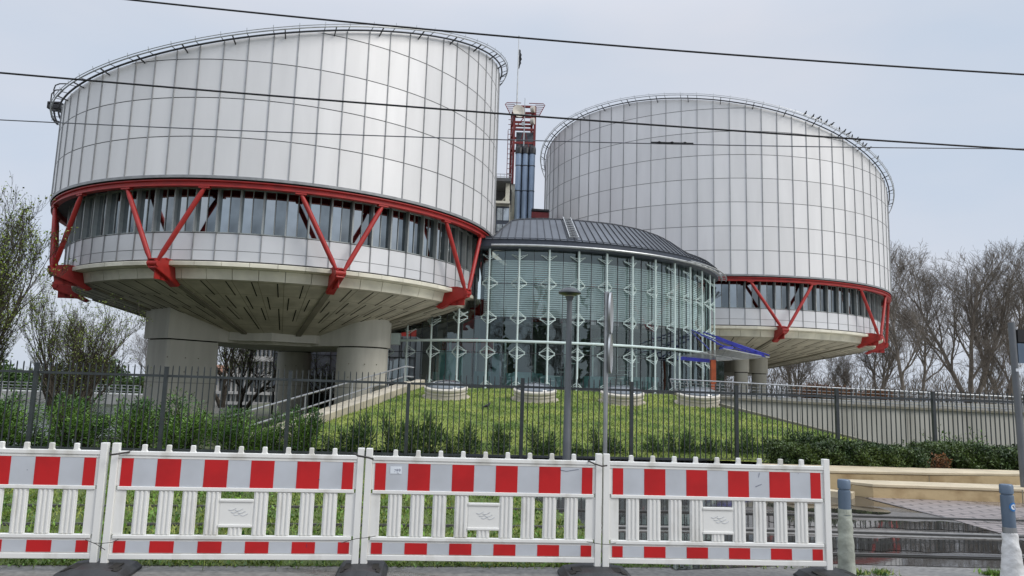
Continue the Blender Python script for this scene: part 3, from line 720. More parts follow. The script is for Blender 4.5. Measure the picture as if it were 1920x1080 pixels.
# ================================================================ glass rotunda
RC = (1.274, 57.0); RG = 14.116; PST = R_(7.27); P0 = R_(-122.67)
T = thing('glass_rotunda', 'glass entrance rotunda with slatted blinds and grey standing seam roof between the two drums', 'building', (RC[0], RC[1], 0))
A0, A1 = P0 - 2 * PST, P0 + 15.5 * PST
Z0, ZE = 1.62, 9.89
ZR = (1.70, 3.72, 5.78, 7.84, 9.62)
def ceil_z(a, r):
    x = RC[0] + r * math.cos(a) + 14.2655; y = RC[1] + r * math.sin(a) - 46.0122; q = math.hypot(x, y)
    if q < 11.58: return 4.25 + (q - 4.4) * (6.34 - 4.25) / (11.58 - 4.4) - .05
    if q < 12.1: return 6.9
    return 99
rg = RG - .32
mb = MB(); nfac = 35
for i in range(nfac):
    a, b = A0 + (A1 - A0) * i / nfac + .0, A0 + (A1 - A0) * (i + 1) / nfac
    levels = [Z0, ZR[1], ZR[2], ZR[3], ZE]; cz_ = min(ceil_z(a, rg), ceil_z(b, rg)); levels = [q for q in levels if q < cz_ - .1] + ([cz_] if cz_ < ZE else [])
    for za, zb in zip(levels, levels[1:]):
        mb.add([(rg * math.cos(a), rg * math.sin(a), za), (rg * math.cos(b), rg * math.sin(b), za), (rg * math.cos(b), rg * math.sin(b), zb), (rg * math.cos(a), rg * math.sin(a), zb)], [(0, 1, 2, 3)])
mb.build('glass_wall', MT['glass'], T)
mb = MB()
for i in range(nfac + 1):
    a = A0 + (A1 - A0) * i / nfac; ht_ = min(ZE, ceil_z(a, rg)); mb.rbox(a, rg + .02, 0, (Z0 + ht_) / 2, (.03, .05, ht_ - Z0))
for zz in ZR[1:4]:
    mb.lathe([(rg + .03, zz - .02), (rg + .03, zz + .02)], n=70, a0=A0 if zz < 5 else P0 + 2.7 * PST, a1=A1)
mb.lathe([(rg + .05, Z0 - .3), (rg + .05, Z0 + .12), (rg - .1, Z0 + .12)], n=70, a0=A0, a1=A1)
mb.build('mullion_grid', MT['mullion'], T)
# interior
mb = MB(); mb.lathe([(rg - .3, Z0 + .02), (.1, Z0 + .02)], n=64); mb.build('floor', MT['floorin'], T)
mb = MB(); mb.lathe([(rg - .2, ZE - .02), (.1, ZE - .02)], n=64, a0=P0 + 3.0 * PST, a1=P0 + 15 * PST); mb.lathe([(rg - 3.4, 5.68), (rg - 3.4, 5.9), (.1, 5.9)], n=64, a0=P0 + 2.7 * PST, a1=P0 + 15 * PST); mb.lathe([(rg - 3.4, 5.68), (.1, 5.68)], n=64, a0=P0 + 2.7 * PST, a1=P0 + 15 * PST); mb.build('gallery', MT['floorin'], T)
mb = MB(); rb_ = 8.4
segs = 40
rr = random.Random(8)
mbk = MB(); NB = 40
for i in range(NB):
    a, b = A1 + (A0 + 2 * PI - A1) * i / NB, A1 + (A0 + 2 * PI - A1) * (i + 1) / NB; h_ = min(9.8, ceil_z(a, rg), ceil_z(b, rg)) + .3
    for za, zb in ((Z0, 3.6), (3.6, h_)): mbk.add([(rg * math.cos(a), rg * math.sin(a), za), (rg * math.cos(b), rg * math.sin(b), za), (rg * math.cos(b), rg * math.sin(b), zb), (rg * math.cos(a), rg * math.sin(a), zb)], [(0, 1, 2, 3)], 1 if za > 3 and i > 24 else 0)
mbk.build('back_wall', [MT['inner'], MT['ired']], T)
for i in range(segs):
    a, b = A0 + (A1 - A0) * i / segs, A0 + (A1 - A0) * (i + 1) / segs
    for za, zb in ((Z0, 3.9), (3.9, 5.68), (5.9, 9.85)):
        if za > 5 and i < 9: continue
        if i < 9: zb = min(zb, 4.9)
        mi = 0
        if za == 3.9 and i in (1, 2, 3, 4, 5, 6, 7, 8, 9): mi = 2
        if za == Z0 and i in (5, 6, 10, 11, 15): mi = 1
        if za == Z0 and rr.random() < .2: mi = 3
        if za == 5.9 and i in (12, 13, 14, 15, 16): mi = 2 if rr.random() < .6 else 0
        r = rb_ + (rr.random() * .8)
        mb.add([(r * math.cos(a), r * math.sin(a), za), (r * math.cos(b), r * math.sin(b), za), (r * math.cos(b), r * math.sin(b), zb), (r * math.cos(a), r * math.sin(a), zb)], [(0, 1, 2, 3)], mi)
mb.build('inner_wall', [MT['inner'], MT['teal'], MT['ired'], MT['farglass']], T)
mb = MB()
for k in range(16):      # furniture, stair flights, counters, standing screens inside
    a = lerp(A0 + .2, A1 - .5, rr.random()); r = rr.uniform(9.6, 12.2)
    mb.rbox(a, r, 0, Z0 + .5, (rr.uniform(.5, 1.6), .5, rr.uniform(.7, 1.1)), 0)
for k in range(9):
    a = P0 + PST * (k * 1.45 + .4); mb.rbox(a, 10.4, 0, 3.1, (.09, .09, 3.0), 1)
for q in (0, 1):
    for k in range(12):
        a = P0 + PST * (5.2 + q * 3.2) + .03 * k; mb.rbox(a, 10.8, 0, Z0 + .3 + k * .28, (.34, 1.0, .05), 1)
mb.build('interior_furniture', [MT['teal'], MT['pale'], MT['inner']], T)
for (a_, w_) in ((P0 + PST * 1.45, 1.25), (P0 + PST * 1.9, .5)):
    mb = MB(); mb.rbox(a_, rg - .5, 0, Z0 + 1.1, (w_, .05, 2.2)); mb.build('door_panel', MT['teal'], T)
mb = MB(); z = 5.9; rbz = rg - .38
while z < 9.35:
    mb.lathe([(rbz, z), (rbz - .012, z + .092)], n=56, a0=P0 + 2.75 * PST, a1=A1 - .04); z += .128
bl = mb.build('blind', MT['blind'], T)
mb = MB(); a_ = P0 + 2.68 * PST; mb.rbox(a_, rg - 3.6, 0, (4.6 + ZE) / 2, (.06, 7.0, ZE - 4.6)); mb.build('side_wall', MT['inner'], T)
mb = MB()
for i in range(10, nfac + 1): a = A0 + (A1 - A0) * i / nfac; mb.rbox(a, rbz - .03, 0, 7.6, (.02, .02, 3.5))
mb.build('blind_ladder', MT['blind'], bl)
# posts with diamond brackets
def arm(mb, sx, sz, h=.36, wv=.44):
    gy = -(RG - rg) + .05
    a = Vector((sx * .05, 0, sz * h)); b = Vector((sx * wv, gy, sz * .045)); a2 = Vector((sx * .05, 0, sz * (h - .16)))
    mb.bar(a, b, .03, .035); mb.bar(a2, b, .03, .03); mb.bar(lerp(a, b, .93), lerp(a, b, 1.04), .06, .08)
bme = {}
for kd in ('full', 'up', 'down'):
    mb = MB()
    for sx in (-1, 1):
        if kd in ('full', 'up'): arm(mb, sx, 1)
        if kd in ('full', 'down'): arm(mb, sx, -1)
    mb.tube([(0, 0, -.40), (0, 0, .40)], .066, 10); bme[kd] = mb
first = {}
for k in range(-1, 15):
    a = P0 + PST * k; top = min(9.66, ceil_z(a, RG) - .1)
    mb = MB(); mb.tube([(0, 0, Z0 - .1), (0, 0, top)], .058, 12)
    po = mb.build('post', MT['pale'], T, auto=R_(50)); po.location = (RG * math.cos(a), RG * math.sin(a), 0); po.rotation_euler.z = a - PI / 2
    for zz, kd in zip(ZR, ('up', 'full', 'full', 'full', 'down')):
        if zz > top + .2 and zz > 2: 
            zz = top; kd = 'down'
        if kd not in first: o = bme[kd].build('glazing_bracket', MT['pale'], po); first[kd] = o
        else: o = first[kd].copy(); COL.objects.link(o); o.parent = po
        o.location = (0, 0, zz)
        if zz == top: break
mb = MB()
mb.tube([((RG + .12) * math.cos(a), (RG + .12) * math.sin(a), 4.38) for a in [lerp(P0 - .35 * PST, P0 + 12.3 * PST, i / 60) for i in range(61)]], .08, 10)
a = P0 - .35 * PST
mb.box(((RG + .3) * math.cos(a), (RG + .3) * math.sin(a), 4.45), (.55, .55, .7))
mb.build('wind_brace_pipe', MT['pale'], T, auto=R_(40))
# eave: dark fascia, gutter pipe, standing-seam roof cut by a sloping top
mb = MB(); EA0, EA1 = P0 + 2.62 * PST, P0 + 14.9 * PST
ro2 = RG + .2; ZF = 10.52
mb.lathe([(rg - .25, ZE), (ro2 - .1, ZE), (ro2 + .05, ZE + .12), (ro2 + .05, ZF), (ro2 - .3, ZF + .05)], n=90, a0=EA0, a1=EA1)
mb.build('eave_fascia', MT['fasciadark'], T, auto=R_(30))
mb = MB(); mb.tube([((ro2 + .28) * math.cos(a), (ro2 + .28) * math.sin(a), 10.02) for a in [lerp(P0 + 3.1 * PST, P0 + 15.0 * PST, i / 60) for i in range(61)]], .075, 8)
mb.tube([((ro2 + .62) * math.cos(a), (ro2 + .62) * math.sin(a), 10.02) for a in [lerp(P0 + 10.3 * PST, P0 + 15.2 * PST, i / 30) for i in range(31)]], .045, 8)
for i in range(24):
    a = lerp(P0 + 3.1 * PST, P0 + 14.9 * PST, i / 23); r_o = .3 if a < P0 + 10.2 * PST else .62
    mb.bar(((ro2) * math.cos(a), (ro2) * math.sin(a), 10.04), ((ro2 + r_o) * math.cos(a), (ro2 + r_o) * math.sin(a), 10.02), .03, .04)
mb.build('gutter_pipe', MT['raillight'], T, auto=R_(40))
KS = .85                                # roof slope
# rim of the sloping cut, measured as (angle, radius)
def cone_hit(px, py):
    d = ray(px, py); best = None
    t = 20.0
    prev = None
    while t < 90:
        P = Vector((0, 0, EYE)) + d * t; r = math.hypot(P.x - RC[0], P.y - RC[1]); g = P.z - (ZF + (ro2 - r) * KS)
        if prev is not None and prev > 0 >= g and r < ro2 + .3: return math.atan2(P.y - RC[1], P.x - RC[0]), r
        prev = g; t += .02
    return None
cut = []
for px, py in ((925, 445), (945, 425), (962, 412.5), (985, 411), (1020, 410.5), (1060, 412), (1100, 415.5), (1150, 421), (1200, 431), (1235, 443), (1265, 459), (1290, 478), (1308, 494)):
    h = cone_hit(px, py)
    if h: cut.append(h)
cut.sort(); print('roof cut', [(round(math.degrees(a)), round(r, 1)) for a, r in cut])
def cut_r(a):
    if a <= cut[0][0]: return lerp(ro2 - .5, cut[0][1], max(0, 1 - (cut[0][0] - a) / .2))
    for (a0, r0), (a1, r1) in zip(cut, cut[1:]):
        if a0 <= a <= a1: return lerp(r0, r1, (a - a0) / max(1e-6, a1 - a0))
    return min(ro2 - .3, cut[-1][1] + (a - cut[-1][0]) * 3)
mb = MB(); sea = MB(); NS = 50
for i in range(NS):
    a, b = lerp(EA0, EA1, i / NS), lerp(EA0, EA1, (i + 1) / NS); ra, rb2 = cut_r(a), cut_r(b)
    q = lambda r, t_: (r * math.cos(t_), r * math.sin(t_), ZF + (ro2 - r) * KS)
    g = .001
    mb.add([q(ro2 + .12, a + g), q(ro2 + .12, b - g), q(rb2, b - g), q(ra, a + g)], [(0, 1, 2, 3)], 0)
    mb.bar(Vector(q(ro2 + .12, a)) + Vector((0, 0, .02)), Vector(q(ra, a)) + Vector((0, 0, .02)), .035, .07, 1)
# flat cap behind the rim and a verge strip
vs = [(cut_r(lerp(EA0, EA1, i / NS)) * math.cos(lerp(EA0, EA1, i / NS)), cut_r(lerp(EA0, EA1, i / NS)) * math.sin(lerp(EA0, EA1, i / NS)), ZF + (ro2 - cut_r(lerp(EA0, EA1, i / NS))) * KS - .02) for i in range(NS + 1)]
mb.add(vs + [(-1.0, 2.0, 12.0)], [(i, i + 1, NS + 1) for i in range(NS)], 0)
mb.tube([Vector(v) + Vector((0, 0, .03)) for v in vs[1:]], .05, 6, 1)
rf = mb.build('roof', [MT['zinc'], MT['zincdark']], T)
mb = MB(); al = math.atan2(38.9 - 51, 3.35 - 1.14); aw = .019
al = R_(-80.6)
for s in (-1, 1):
    a = al + s * aw; mb.bar(((ro2 + .05) * math.cos(a), (ro2 + .05) * math.sin(a), ZF + .14), (cut_r(a) * math.cos(a), cut_r(a) * math.sin(a), ZF + (ro2 - cut_r(a)) * KS + .16), .05, .05)
for k in range(11):
    r = lerp(ro2, cut_r(al) + .15, k / 10); zz = ZF + (ro2 - r) * KS + .18
    mb.bar((r * math.cos(al - aw), r * math.sin(al - aw), zz), (r * math.cos(al + aw), r * math.sin(al + aw), zz), .09, .035)
mb.build('ladder', MT['raillight'], rf)

# entrance canopy in front of the rotunda, hung from blue beams
CN = Vector((RC[0], RC[1], 0))
def loc(p): return Vector(p) - CN
cn, cl, crt, cb = at_y(1357, 654, 41.0), at_y(1273, 668, 45.2), at_y(1442, 670, 45.4), at_y(1345, 677, 48.5)
can = bpy.data.objects.new('entrance_canopy', None); COL.objects.link(can); can.parent = T
can.location = (0, 0, 0)
mb = MB()
def quad_pt(u, v): return lerp(lerp(cl, cn, u), lerp(cb, crt, u), v)
for k in range(18):
    v = k / 17; a, b = quad_pt(0, v), quad_pt(1, v); mb.bar(loc(a), loc(b), .07, .022, 0)
for u in (0, .5, 1): mb.bar(loc(quad_pt(u, 0)), loc(quad_pt(u, 1)), .06, .05, 0)
mb.build('louvre_deck', MT['raillight'], can)
mb = MB()
def postpt(k, z): a = P0 + PST * k; return Vector(((RG + .1) * math.cos(a), (RG + .1) * math.sin(a), z))
mb.tube([postpt(11, 5.75), loc(cn) + Vector((0, 0, .15))], .045, 8); mb.tube([postpt(11, 5.6), loc(lerp(cn, cl, .3)) + Vector((0, 0, .1))], .03, 8)
mb.tube([postpt(12, 5.75), loc(lerp(cn, crt, .75)) + Vector((0, 0, .2))], .045, 8)
mb.tube([postpt(12, 5.55), loc(lerp(cn, crt, .45)) + Vector((0, 0, .15))], .035, 8)
mb.tube([postpt(12.7, 5.7), loc(crt) + Vector((0, 0, .12))], .05, 8)
A_ = loc(at_y(1342, 632, 44.6)); B_ = loc(at_y(1432, 667, 44.6)); mb.bar(A_, B_, .12, .17)
mb.bar(A_ + Vector((0, 0, -.4)), B_ + Vector((.1, 0, -.06)), .06, .07)
mb.bar(loc(cl) + Vector((0, .1, -.10)), loc(at_y(1330, 677, 47)), .14, .22)
mb.bar(loc(at_y(1352, 653, 41.2)), loc(at_y(1372, 652, 42)), .2, .16)
mb.build('blue_beam', MT['blue'], can)
for px, Y in ((1274, 45.2), (1345, 47.5)):
    mb = MB(); p = at_y(px, 668, Y); mb.tube([(p.x - RC[0], p.y - RC[1], Z0), (p.x - RC[0], p.y - RC[1], 4.1)], .06, 8); mb.build('canopy_post', MT['pale'], can)
# entrance lobby: orange board, glazed screen, dark opening
mb = MB(); p = at_y(1337, 710, 46); mb.box(loc((p.x, p.y, 2.7)), (.3, .3, 2.2)); mb.build('orange_board', MT['orange'], T)
mb = MB(); p = at_y(1350, 710, 46.3); mb.box(loc((p.x, p.y, 2.7)), (.5, .1, 2.1)); mb.box(loc((p.x + .1, p.y, 3.9)), (1.0, 1.0, .18), 1); mb.build('lobby_screen', [MT['winglass2'], MT['raillight']], T)

# ================================================================ lift and duct tower behind
def P3(px, py, Y): return at_y(px, py, Y)
YT = 66.0
base = P3(979, 410, YT); xc = base.x; zt = P3(979, 200, YT).z; zb = 1.3
T = thing('duct_tower', 'slender tower of red steel lattice, grey ducts and satellite dish rising between the drums', 'tower', (xc, YT, 0))
X = lambda px: P3(px, 300, YT).x - xc
Z = lambda py: P3(979, py, YT).z
xl, xr = X(962), X(1001); dp = 2.4
mb = MB()
for (x, y) in ((xl, 0), (xr, 0), (xl - .25, dp), (xr - .25, dp)): mb.bar((x, y, Z(345)), (x, y, Z(200)), .22, .22, upv=(0, 1, 0))
for zz in (Z(200), Z(212), Z(219), Z(243), Z(268)):
    mb.bar((xl, 0, zz), (xr, 0, zz), .16, .2); mb.bar((xl - .25, dp, zz), (xr - .25, dp, zz), .16, .2); mb.bar((xl, 0, zz), (xl - .25, dp, zz), .16, .2); mb.bar((xr, 0, zz), (xr - .25, dp, zz), .16, .2)
zz = [Z(y) for y in (345, 320, 295, 268, 243)]
for a, b in zip(zz, zz[1:]):
    mb.bar((xl, 0, a), (xl - .25, dp, b), .09, .09); mb.bar((xr, 0, a), (xr - .25, dp, b), .09, .09); mb.bar((xl - .55, .3, a), (xl - .55, .3, b), .06, .06)
mb.bar((xl, -.05, Z(243)), ((xl + xr) / 2, -.05, Z(219)), .07, .07); mb.bar((xr - .3, -.05, Z(290)), ((xl + xr) / 2 + .1, -.05, Z(250)), .07, .07); mb.bar((xl + .3, -.05, Z(290)), ((xl + xr) / 2 - .1, -.05, Z(250)), .07, .07)
mb.build('lattice', MT['towerred'], T)
mb = MB()
for s, x0 in ((-1, xl), (1, xr)):
    for k in range(6):
        zz = Z(197) + (Z(215) - Z(197)) * k / 5; oo = .75 - .06 * k
        mb.tube([(x0 + s * .0, -.1, zz), (x0 + s * oo * 1.1, -.1, zz)], .035, 5)
    mb.tube([(x0 - s * .6, -.1, Z(194)), (x0 + s * .75, -.1, Z(194)), (x0 + s * .9, -.1, Z(197)), (x0 + s * .35, -.1, Z(218))], .04, 5)
for k in range(14): 
    zz = lerp(Z(345), Z(225), k / 13); mb.tube([(xl - .55, 0, zz), (xl, 0, zz)], .03, 4)
mb.build('platform_rail', MT['darkred'], T)
mb = MB(); mb.box(((xl + xr) / 2 + .1, 1.4, (Z(268) + Z(245)) / 2), (xr - xl - .25, 1.4, Z(245) - Z(268) + .2)); mb.box(((xl + xr) / 2 + .1, 1.6, (Z(300) + Z(268)) / 2), (xr - xl - .25, 1.2, Z(268) - Z(300) - .1))
mb.build('plant_box', MT['fasciadark'] if False else MT['zinc'], T)
for px in (970.5, 983, 995.5):
    mb = MB(); x = X(px) + .1; top = Z(292); mb.tube([(x, -.45, zb), (x, -.45, top)], .27, 16); mb.tube([(x, -.45, top + .02), (x, -.45, top + .45), (x, -.25, top + .62), (x, .4, top + .68)], .33, 16, 1)
    for zz in (Z(315), Z(362)): mb.tube([(x, -.45, zz), (x, -.45, zz + .08)], .29, 16, 1)
    mb.build('duct', [MT['duct'], MT['black']], T, auto=R_(40))
mb = MB(); mb.box(((X(958) + X(972)) / 2, 1.2, (Z(345) + zb) / 2), (X(972) - X(958), 2.2, Z(345) - zb)); mb.build('shaft', MT['concrete'], T)
mb = MB(); mb.box(((X(972) + X(1000)) / 2 + .1, .5, (Z(300) + zb) / 2), (X(998) - X(972), .8, Z(300) - zb)); mb.build('duct_screen', MT['zincdark'], T)
mb = MB(); p = (X(970), -.2, Z(210.5)); 
V0 = Vector((0.28, -1, .1)).normalized(); a1 = V0.orthogonal().normalized(); a2 = V0.cross(a1)
for i in range(24):
    pass
ring_ = []
for k, (rr_, dd) in enumerate(((.0, .14), (.25, .11), (.45, .04), (.62, -.06), (.62, -.10), (.0, .05))):
    for i in range(24):
        t_ = 2 * PI * i / 24; ring_.append(tuple(Vector(p) + (a1 * math.cos(t_) + a2 * math.sin(t_)) * max(rr_, .001) + V0 * -dd * .8))
mb.add(ring_, [(k * 24 + i, k * 24 + (i + 1) % 24, (k + 1) * 24 + (i + 1) % 24, (k + 1) * 24 + i) for k in range(5) for i in range(24)]); 
mb.build('satellite_dish', MT['dish'], T, auto=R_(40))
for yy_ in (206, 228): mb = MB(); p = (X(994), -.1, Z(yy_)); mb.tube([Vector(p), Vector(p) + Vector((.3, -.15, 0))], .31, 16); mb.build('satellite_dish', MT['dish'], T, auto=R_(40))
mb = MB(); mb.tube([(X(981), -.3, Z(290)), (X(981), -.3, Z(186))], [.07, .03], 6); mb.box((X(979), -.4, Z(236)), (.3, .3, .3)); mb.build('mast', MT['raillight'], T)
mb = MB(); mb.tube([(X(966), .3, Z(200)), (X(966), .3, Z(67))], [.07, .035], 8); mb.lathe([(.001, Z(65) + .12), (.07, Z(65)), (.001, Z(65) - .1)], c=(X(966), .3), n=8)
fl = mb.build('flagpole', MT['raillight'], T)
mb = MB(); n_ = 14; vs = []
for k in range(n_ + 1):
    zz = lerp(Z(90), Z(126), k / n_); w2 = .04 + .26 * math.sin(PI * min(1, k / n_ * .9 + .08)) * (.8 + .2 * math.sin(k * 2)); vs += [(X(966) + .06, .3, zz), (X(966) + .06 + w2 * .6, .3 + .12 * math.sin(k), zz - .02), (X(966) + .06 + w2, .3 - .1, zz - .05)]
mb.add(vs, [(k * 3 + j, k * 3 + j + 1, k * 3 + j + 4, k * 3 + j + 3) for k in range(n_) for j in range(2)]); mb.build('furled_flag', MT['black'], fl, smooth=True)

# block of stair and offices between drum and tower
T = thing('stair_block', 'narrow concrete and glass stair block squeezed between the left drum and the duct tower', 'building', (P3(944, 400, 63).x, 63, 0))
ox = P3(944, 400, 63).x; X = lambda px: P3(px, 380, 63).x - ox; Z = lambda py: P3(944, py, 63).z
mb = MB()
mb.box(((X(915) + X(957)) / 2, 1.6, (Z(383) + 1.3) / 2), (X(957) - X(915), 3, Z(383) - 1.3)); mb.box(((X(915) + X(955)) / 2, 1.2, Z(382)), (X(957) - X(915), 3.6, .2), 0)
mb.box(((X(915) + X(957)) / 2, 1.2, Z(340)), (X(957) - X(915), 3.6, .3), 1); mb.box((X(951), 1.6, Z(360)), (.35, 3, Z(340) - Z(383)), 0)
mb.box((X(935), 3.0, Z(360)), (2.2, .1, Z(340) - Z(383)), 1); mb.bar((X(935), .8, Z(380)), (X(952), .8, Z(360)), .12, .12, 0)
mb.build('wall', [MT['concrete'], MT['undersoff']], T)
mb = MB(); mb.box((X(943), .04, Z(412)), (X(956) - X(931), .1, Z(387) - Z(437)), 0); fw = mb.build('window', MT['fasciadark'], T)
mb = MB()
for i in range(2):
    for j in range(2): mb.box((lerp(X(931), X(956), .27 + i * .47), -.03, lerp(Z(437), Z(387), .2 + j * .5)), (.48, .03, .6 + .5 * j), 0)
mb.build('pane', MT['winglass2'], fw)
mb = MB()
for zz in (Z(327), Z(332)): mb.tube([(X(915), -.1, zz), (X(957), -.1, zz)], .03, 5)
for px in (930, 937, 944, 951): mb.tube([(X(px), -.1, Z(338)), (X(px), -.1, Z(326))], .025, 5)
mb.build('roof_railing', MT['raillight'], T)
T = thing('link_bridge', 'dark red steel link beam between the duct tower and the right drum', 'footbridge', (0, 0, 0))
mb = MB(); a, b = P3(996, 407, 66), P3(1028, 409, 66); mb.bar(a, b, 2.0, .55, 0); mb.bar(a + Vector((0, 0, .45)), b + Vector((0, 0, .45)), 2.2, .18, 1); mb.bar(a + Vector((0, 0, -.4)), b + Vector((0, 0, -.4)), 2.1, .12, 1); mb.build('beam', [MT['darkred'], MT['black']], T)

# ================================================================ skylights on the lawn
sky_l = [(835, 752, 'leftmost round white skylight with a green glass lid on the lawn, near the ramp'), (1003, 757, 'second round skylight from the left on the lawn, behind the fence post'), (1168, 762, 'third round skylight from the left on the lawn, behind the two round signs pole'), (1312, 765, 'rightmost round skylight on the lawn beside the retaining wall')]
def on_mound(px, py):
    d = ray(px, py); k = EYE - (.05 - MS * 16.3); t = k / (MS * d.y - d.z); return Vector((0, 0, EYE)) + d * t
prot = None
for px, py, lab in sky_l:
    p = on_mound(px, py - 6); p.y += .2; p.z = mound_z(p.y) - .0
    if prot is None:
        prot = thing('skylight', lab, 'skylight', p, 0, 'round skylights on the lawn'); prot.rotation_euler.x = math.atan(MS) + R_(1.5); prot.scale = (.715, .715, .80)
        mb = MB(); mb.lathe([(1.12, -.12), (1.12, .03), (.9, .05)], n=48); mb.build('gravel_ring', MT['kerb'], prot, auto=R_(30))
        mb = MB(); mb.lathe([(.96, -.05), (.96, .20), (1.0, .21), (1.0, .23), (.96, .24), (.96, .33), (1.02, .34), (1.02, .42), (.93, .47), (.9, .47)], n=48); mb.build('curb', MT['dish'], prot, auto=R_(30))
        mb = MB(); mb.lathe([(.93, .46), (.92, .50), (.75, .60), (.45, .67), (.01, .70)], n=48); mb.build('glass_lid', MT['farglass'], prot, smooth=True)
    else: dup(prot, p, label=lab)

# ================================================================ kerb ramp and handrails left of the lawn
T = thing('ramp_kerb', 'long sandy concrete kerb climbing beside the lawn on its left edge', 'kerb')
mb = MB(); n_ = 12
for k in range(n_):
    y0, y1 = lerp(17, 27.2, k / n_), lerp(17, 27.2, (k + 1) / n_) - .02
    mb.bar((podium_left(y0) - .05, y0, mound_z(y0) + .08), (podium_left(y1) - .05, y1, mound_z(y1) + .08), .34, .30, 0)
    mb.bar((podium_left(y0) - .45, y0, mound_z(y0) - .02), (podium_left(y1) - .45, y1, mound_z(y1) - .02), .42, .34, 0)
mb.build('coping', MT['kerb'], T, bevel=.015)
T = thing('handrail', 'steel handrail with two bars climbing the ramp under the left drum', 'handrail')
mb = MB(); xa = lambda y: podium_left(y) - .55
for h in (.72, .36): mb.tube([(xa(16.6), 16.6, mound_z(16.6) + h - .02), (xa(27), 27, mound_z(27) + h), (xa(27) + .1, 28.4, mound_z(27) + h)], .024, 8)
for k in range(8): y = 17.2 + k * 1.38; mb.tube([(xa(y), y, mound_z(y) - .4), (xa(y), y, mound_z(y) + .72)], .02, 6)
mb.build('rail', MT['steel'], T, auto=R_(50))

# ================================================================ retaining wall and railing on the right
wl = [at_y(1268, 737, 42.5), at_y(1350, 744, 42.5), at_y(1500, 752.5, 42.5), at_y(1700, 763, 42.8), at_y(1920, 773, 43.3), at_y(2300, 792, 43.8)]
T = thing('retaining_wall', 'long stained concrete retaining wall behind the fence on the right', 'wall')
mb = MB()
for a, b in zip(wl, wl[1:]):
    m_ = int(max(1, (b - a).length // 2.4))
    for q in range(m_):
        p0, p1 = lerp(a, b, q / m_), lerp(a, b, (q + 1) / m_); d = (p1 - p0).normalized() * .012
        for (u, v, z0, z1) in ((p0 + d, p1 - d, -1.6, None),):
            mb.add([(u.x, u.y, -1.6), (v.x, v.y, -1.6), (v.x, v.y, v.z - .12), (u.x, u.y, u.z - .12), (u.x, u.y + .4, -1.6), (v.x, v.y + .4, -1.6), (v.x, v.y + .4, v.z - .12), (u.x, u.y + .4, u.z - .12)],
                   [(0, 1, 2, 3), (3, 2, 6, 7), (4, 7, 6, 5), (1, 5, 6, 2), (0, 3, 7, 4)])
mb.build('wall', MT['wall'], T)
mb = MB()
for a, b in zip(wl, wl[1:]): mb.bar(a + Vector((0, .15, -.06)), b + Vector((0, .15, -.06)), .6, .11)
mb.build('coping', MT['rib'], T)
T = thing('terrace_railing', 'long steel railing with brackets on top of the retaining wall', 'railing')
mb = MB()
rt = [at_y(1256, 711, 42.8), at_y(1350, 715.5, 42.8), at_y(1500, 724, 42.8), at_y(1700, 734, 43.1), at_y(1920, 745, 43.6), at_y(2300, 764, 44.1)]
mb.tube(rt, .04, 8)
for q in (.25, .45, .65, .82):
    mb.tube([lerp(a, b, q) + Vector((0, .02, 0)) for a, b in zip(rt, [wl[0]] + wl[1:])], .018 if q < .8 else .03, 5)
for a0_, b0_, a1_, b1_ in zip(rt, rt[1:], wl, wl[1:]):
    m_ = int(max(1, (b0_ - a0_).length / .95))
    for q in range(m_):
        t0 = lerp(a0_, b0_, q / m_); b_ = lerp(a1_, b1_, q / m_); mb.bar(t0, Vector((b_.x, b_.y + .2, b_.z)), .05, .03)
        mb.bar(Vector((b_.x - .09, b_.y + .1, b_.z + .12)), Vector((b_.x + .09, b_.y + .1, b_.z + .12)), .05, .22)
mb.build('rail', MT['steel'], T, auto=R_(50))
# sunken path edge kerb on the lawn's right side
T = thing('lawn_edging', 'thin concrete edging along the right side of the lawn below the retaining wall', 'edging')
mb = MB()
for k in range(10):
    y0, y1 = lerp(17, 27, k / 10), lerp(17, 27, (k + 1) / 10) - .02
    mb.bar((podium_right(y0) + .05, y0, mound_z(y0) + .02), (podium_right(y1) + .05, y1, mound_z(y1) + .02), .14, .12)
mb.build('edging_stone', MT['rib'], T)

# ================================================================ fence
FX0, FDX = .30, 2.465
fy = lambda x: 16.3 + .14 * x
T = thing('steel_fence', 'dark steel picket fence standing in front of the whole court lawn', 'fence')
ang = math.atan(.14); tops = 1.90
posts_x = [FX0 + FDX * k for k in range(-6, 7)]
fd = Vector((1, .14, 0)).normalized()
for k, x in enumerate(posts_x):
    mb = MB(); h = 1.84 if k != 5 else 1.66
    mb.box((0, 0, h / 2), (.075, .075, h)); mb.box((0, 0, h + .005), (.085, .085, .012)); mb.box((0, 0, .01), (.16, .16, .02))
    o = mb.build('post', MT['fence'], T); o.location = (x, fy(x), 0); o.rotation_euler.z = ang
mb = MB(); L_ = FDX / math.cos(ang); npk = 20; sp_ = L_ / npk
for zz, hh in ((1.66, .05), (.16, .05)): mb.box((L_ / 2, 0, zz), (L_ - .085, .035, hh))
for i in range(1, npk):
    mb.box((i * sp_, -.001, .98), (.020, .020, 1.74)); mb.box((i * sp_, -.001, 1.86), (.014, .014, .03))
p0 = mb.build('picket_panel', MT['fence'], T); p0.location = (posts_x[0], fy(posts_x[0]), 0); p0.rotation_euler.z = ang
for x in posts_x[1:-1]:
    c = p0.copy(); COL.objects.link(c); c.location = (x, fy(x), 0); c.rotation_euler.z = ang

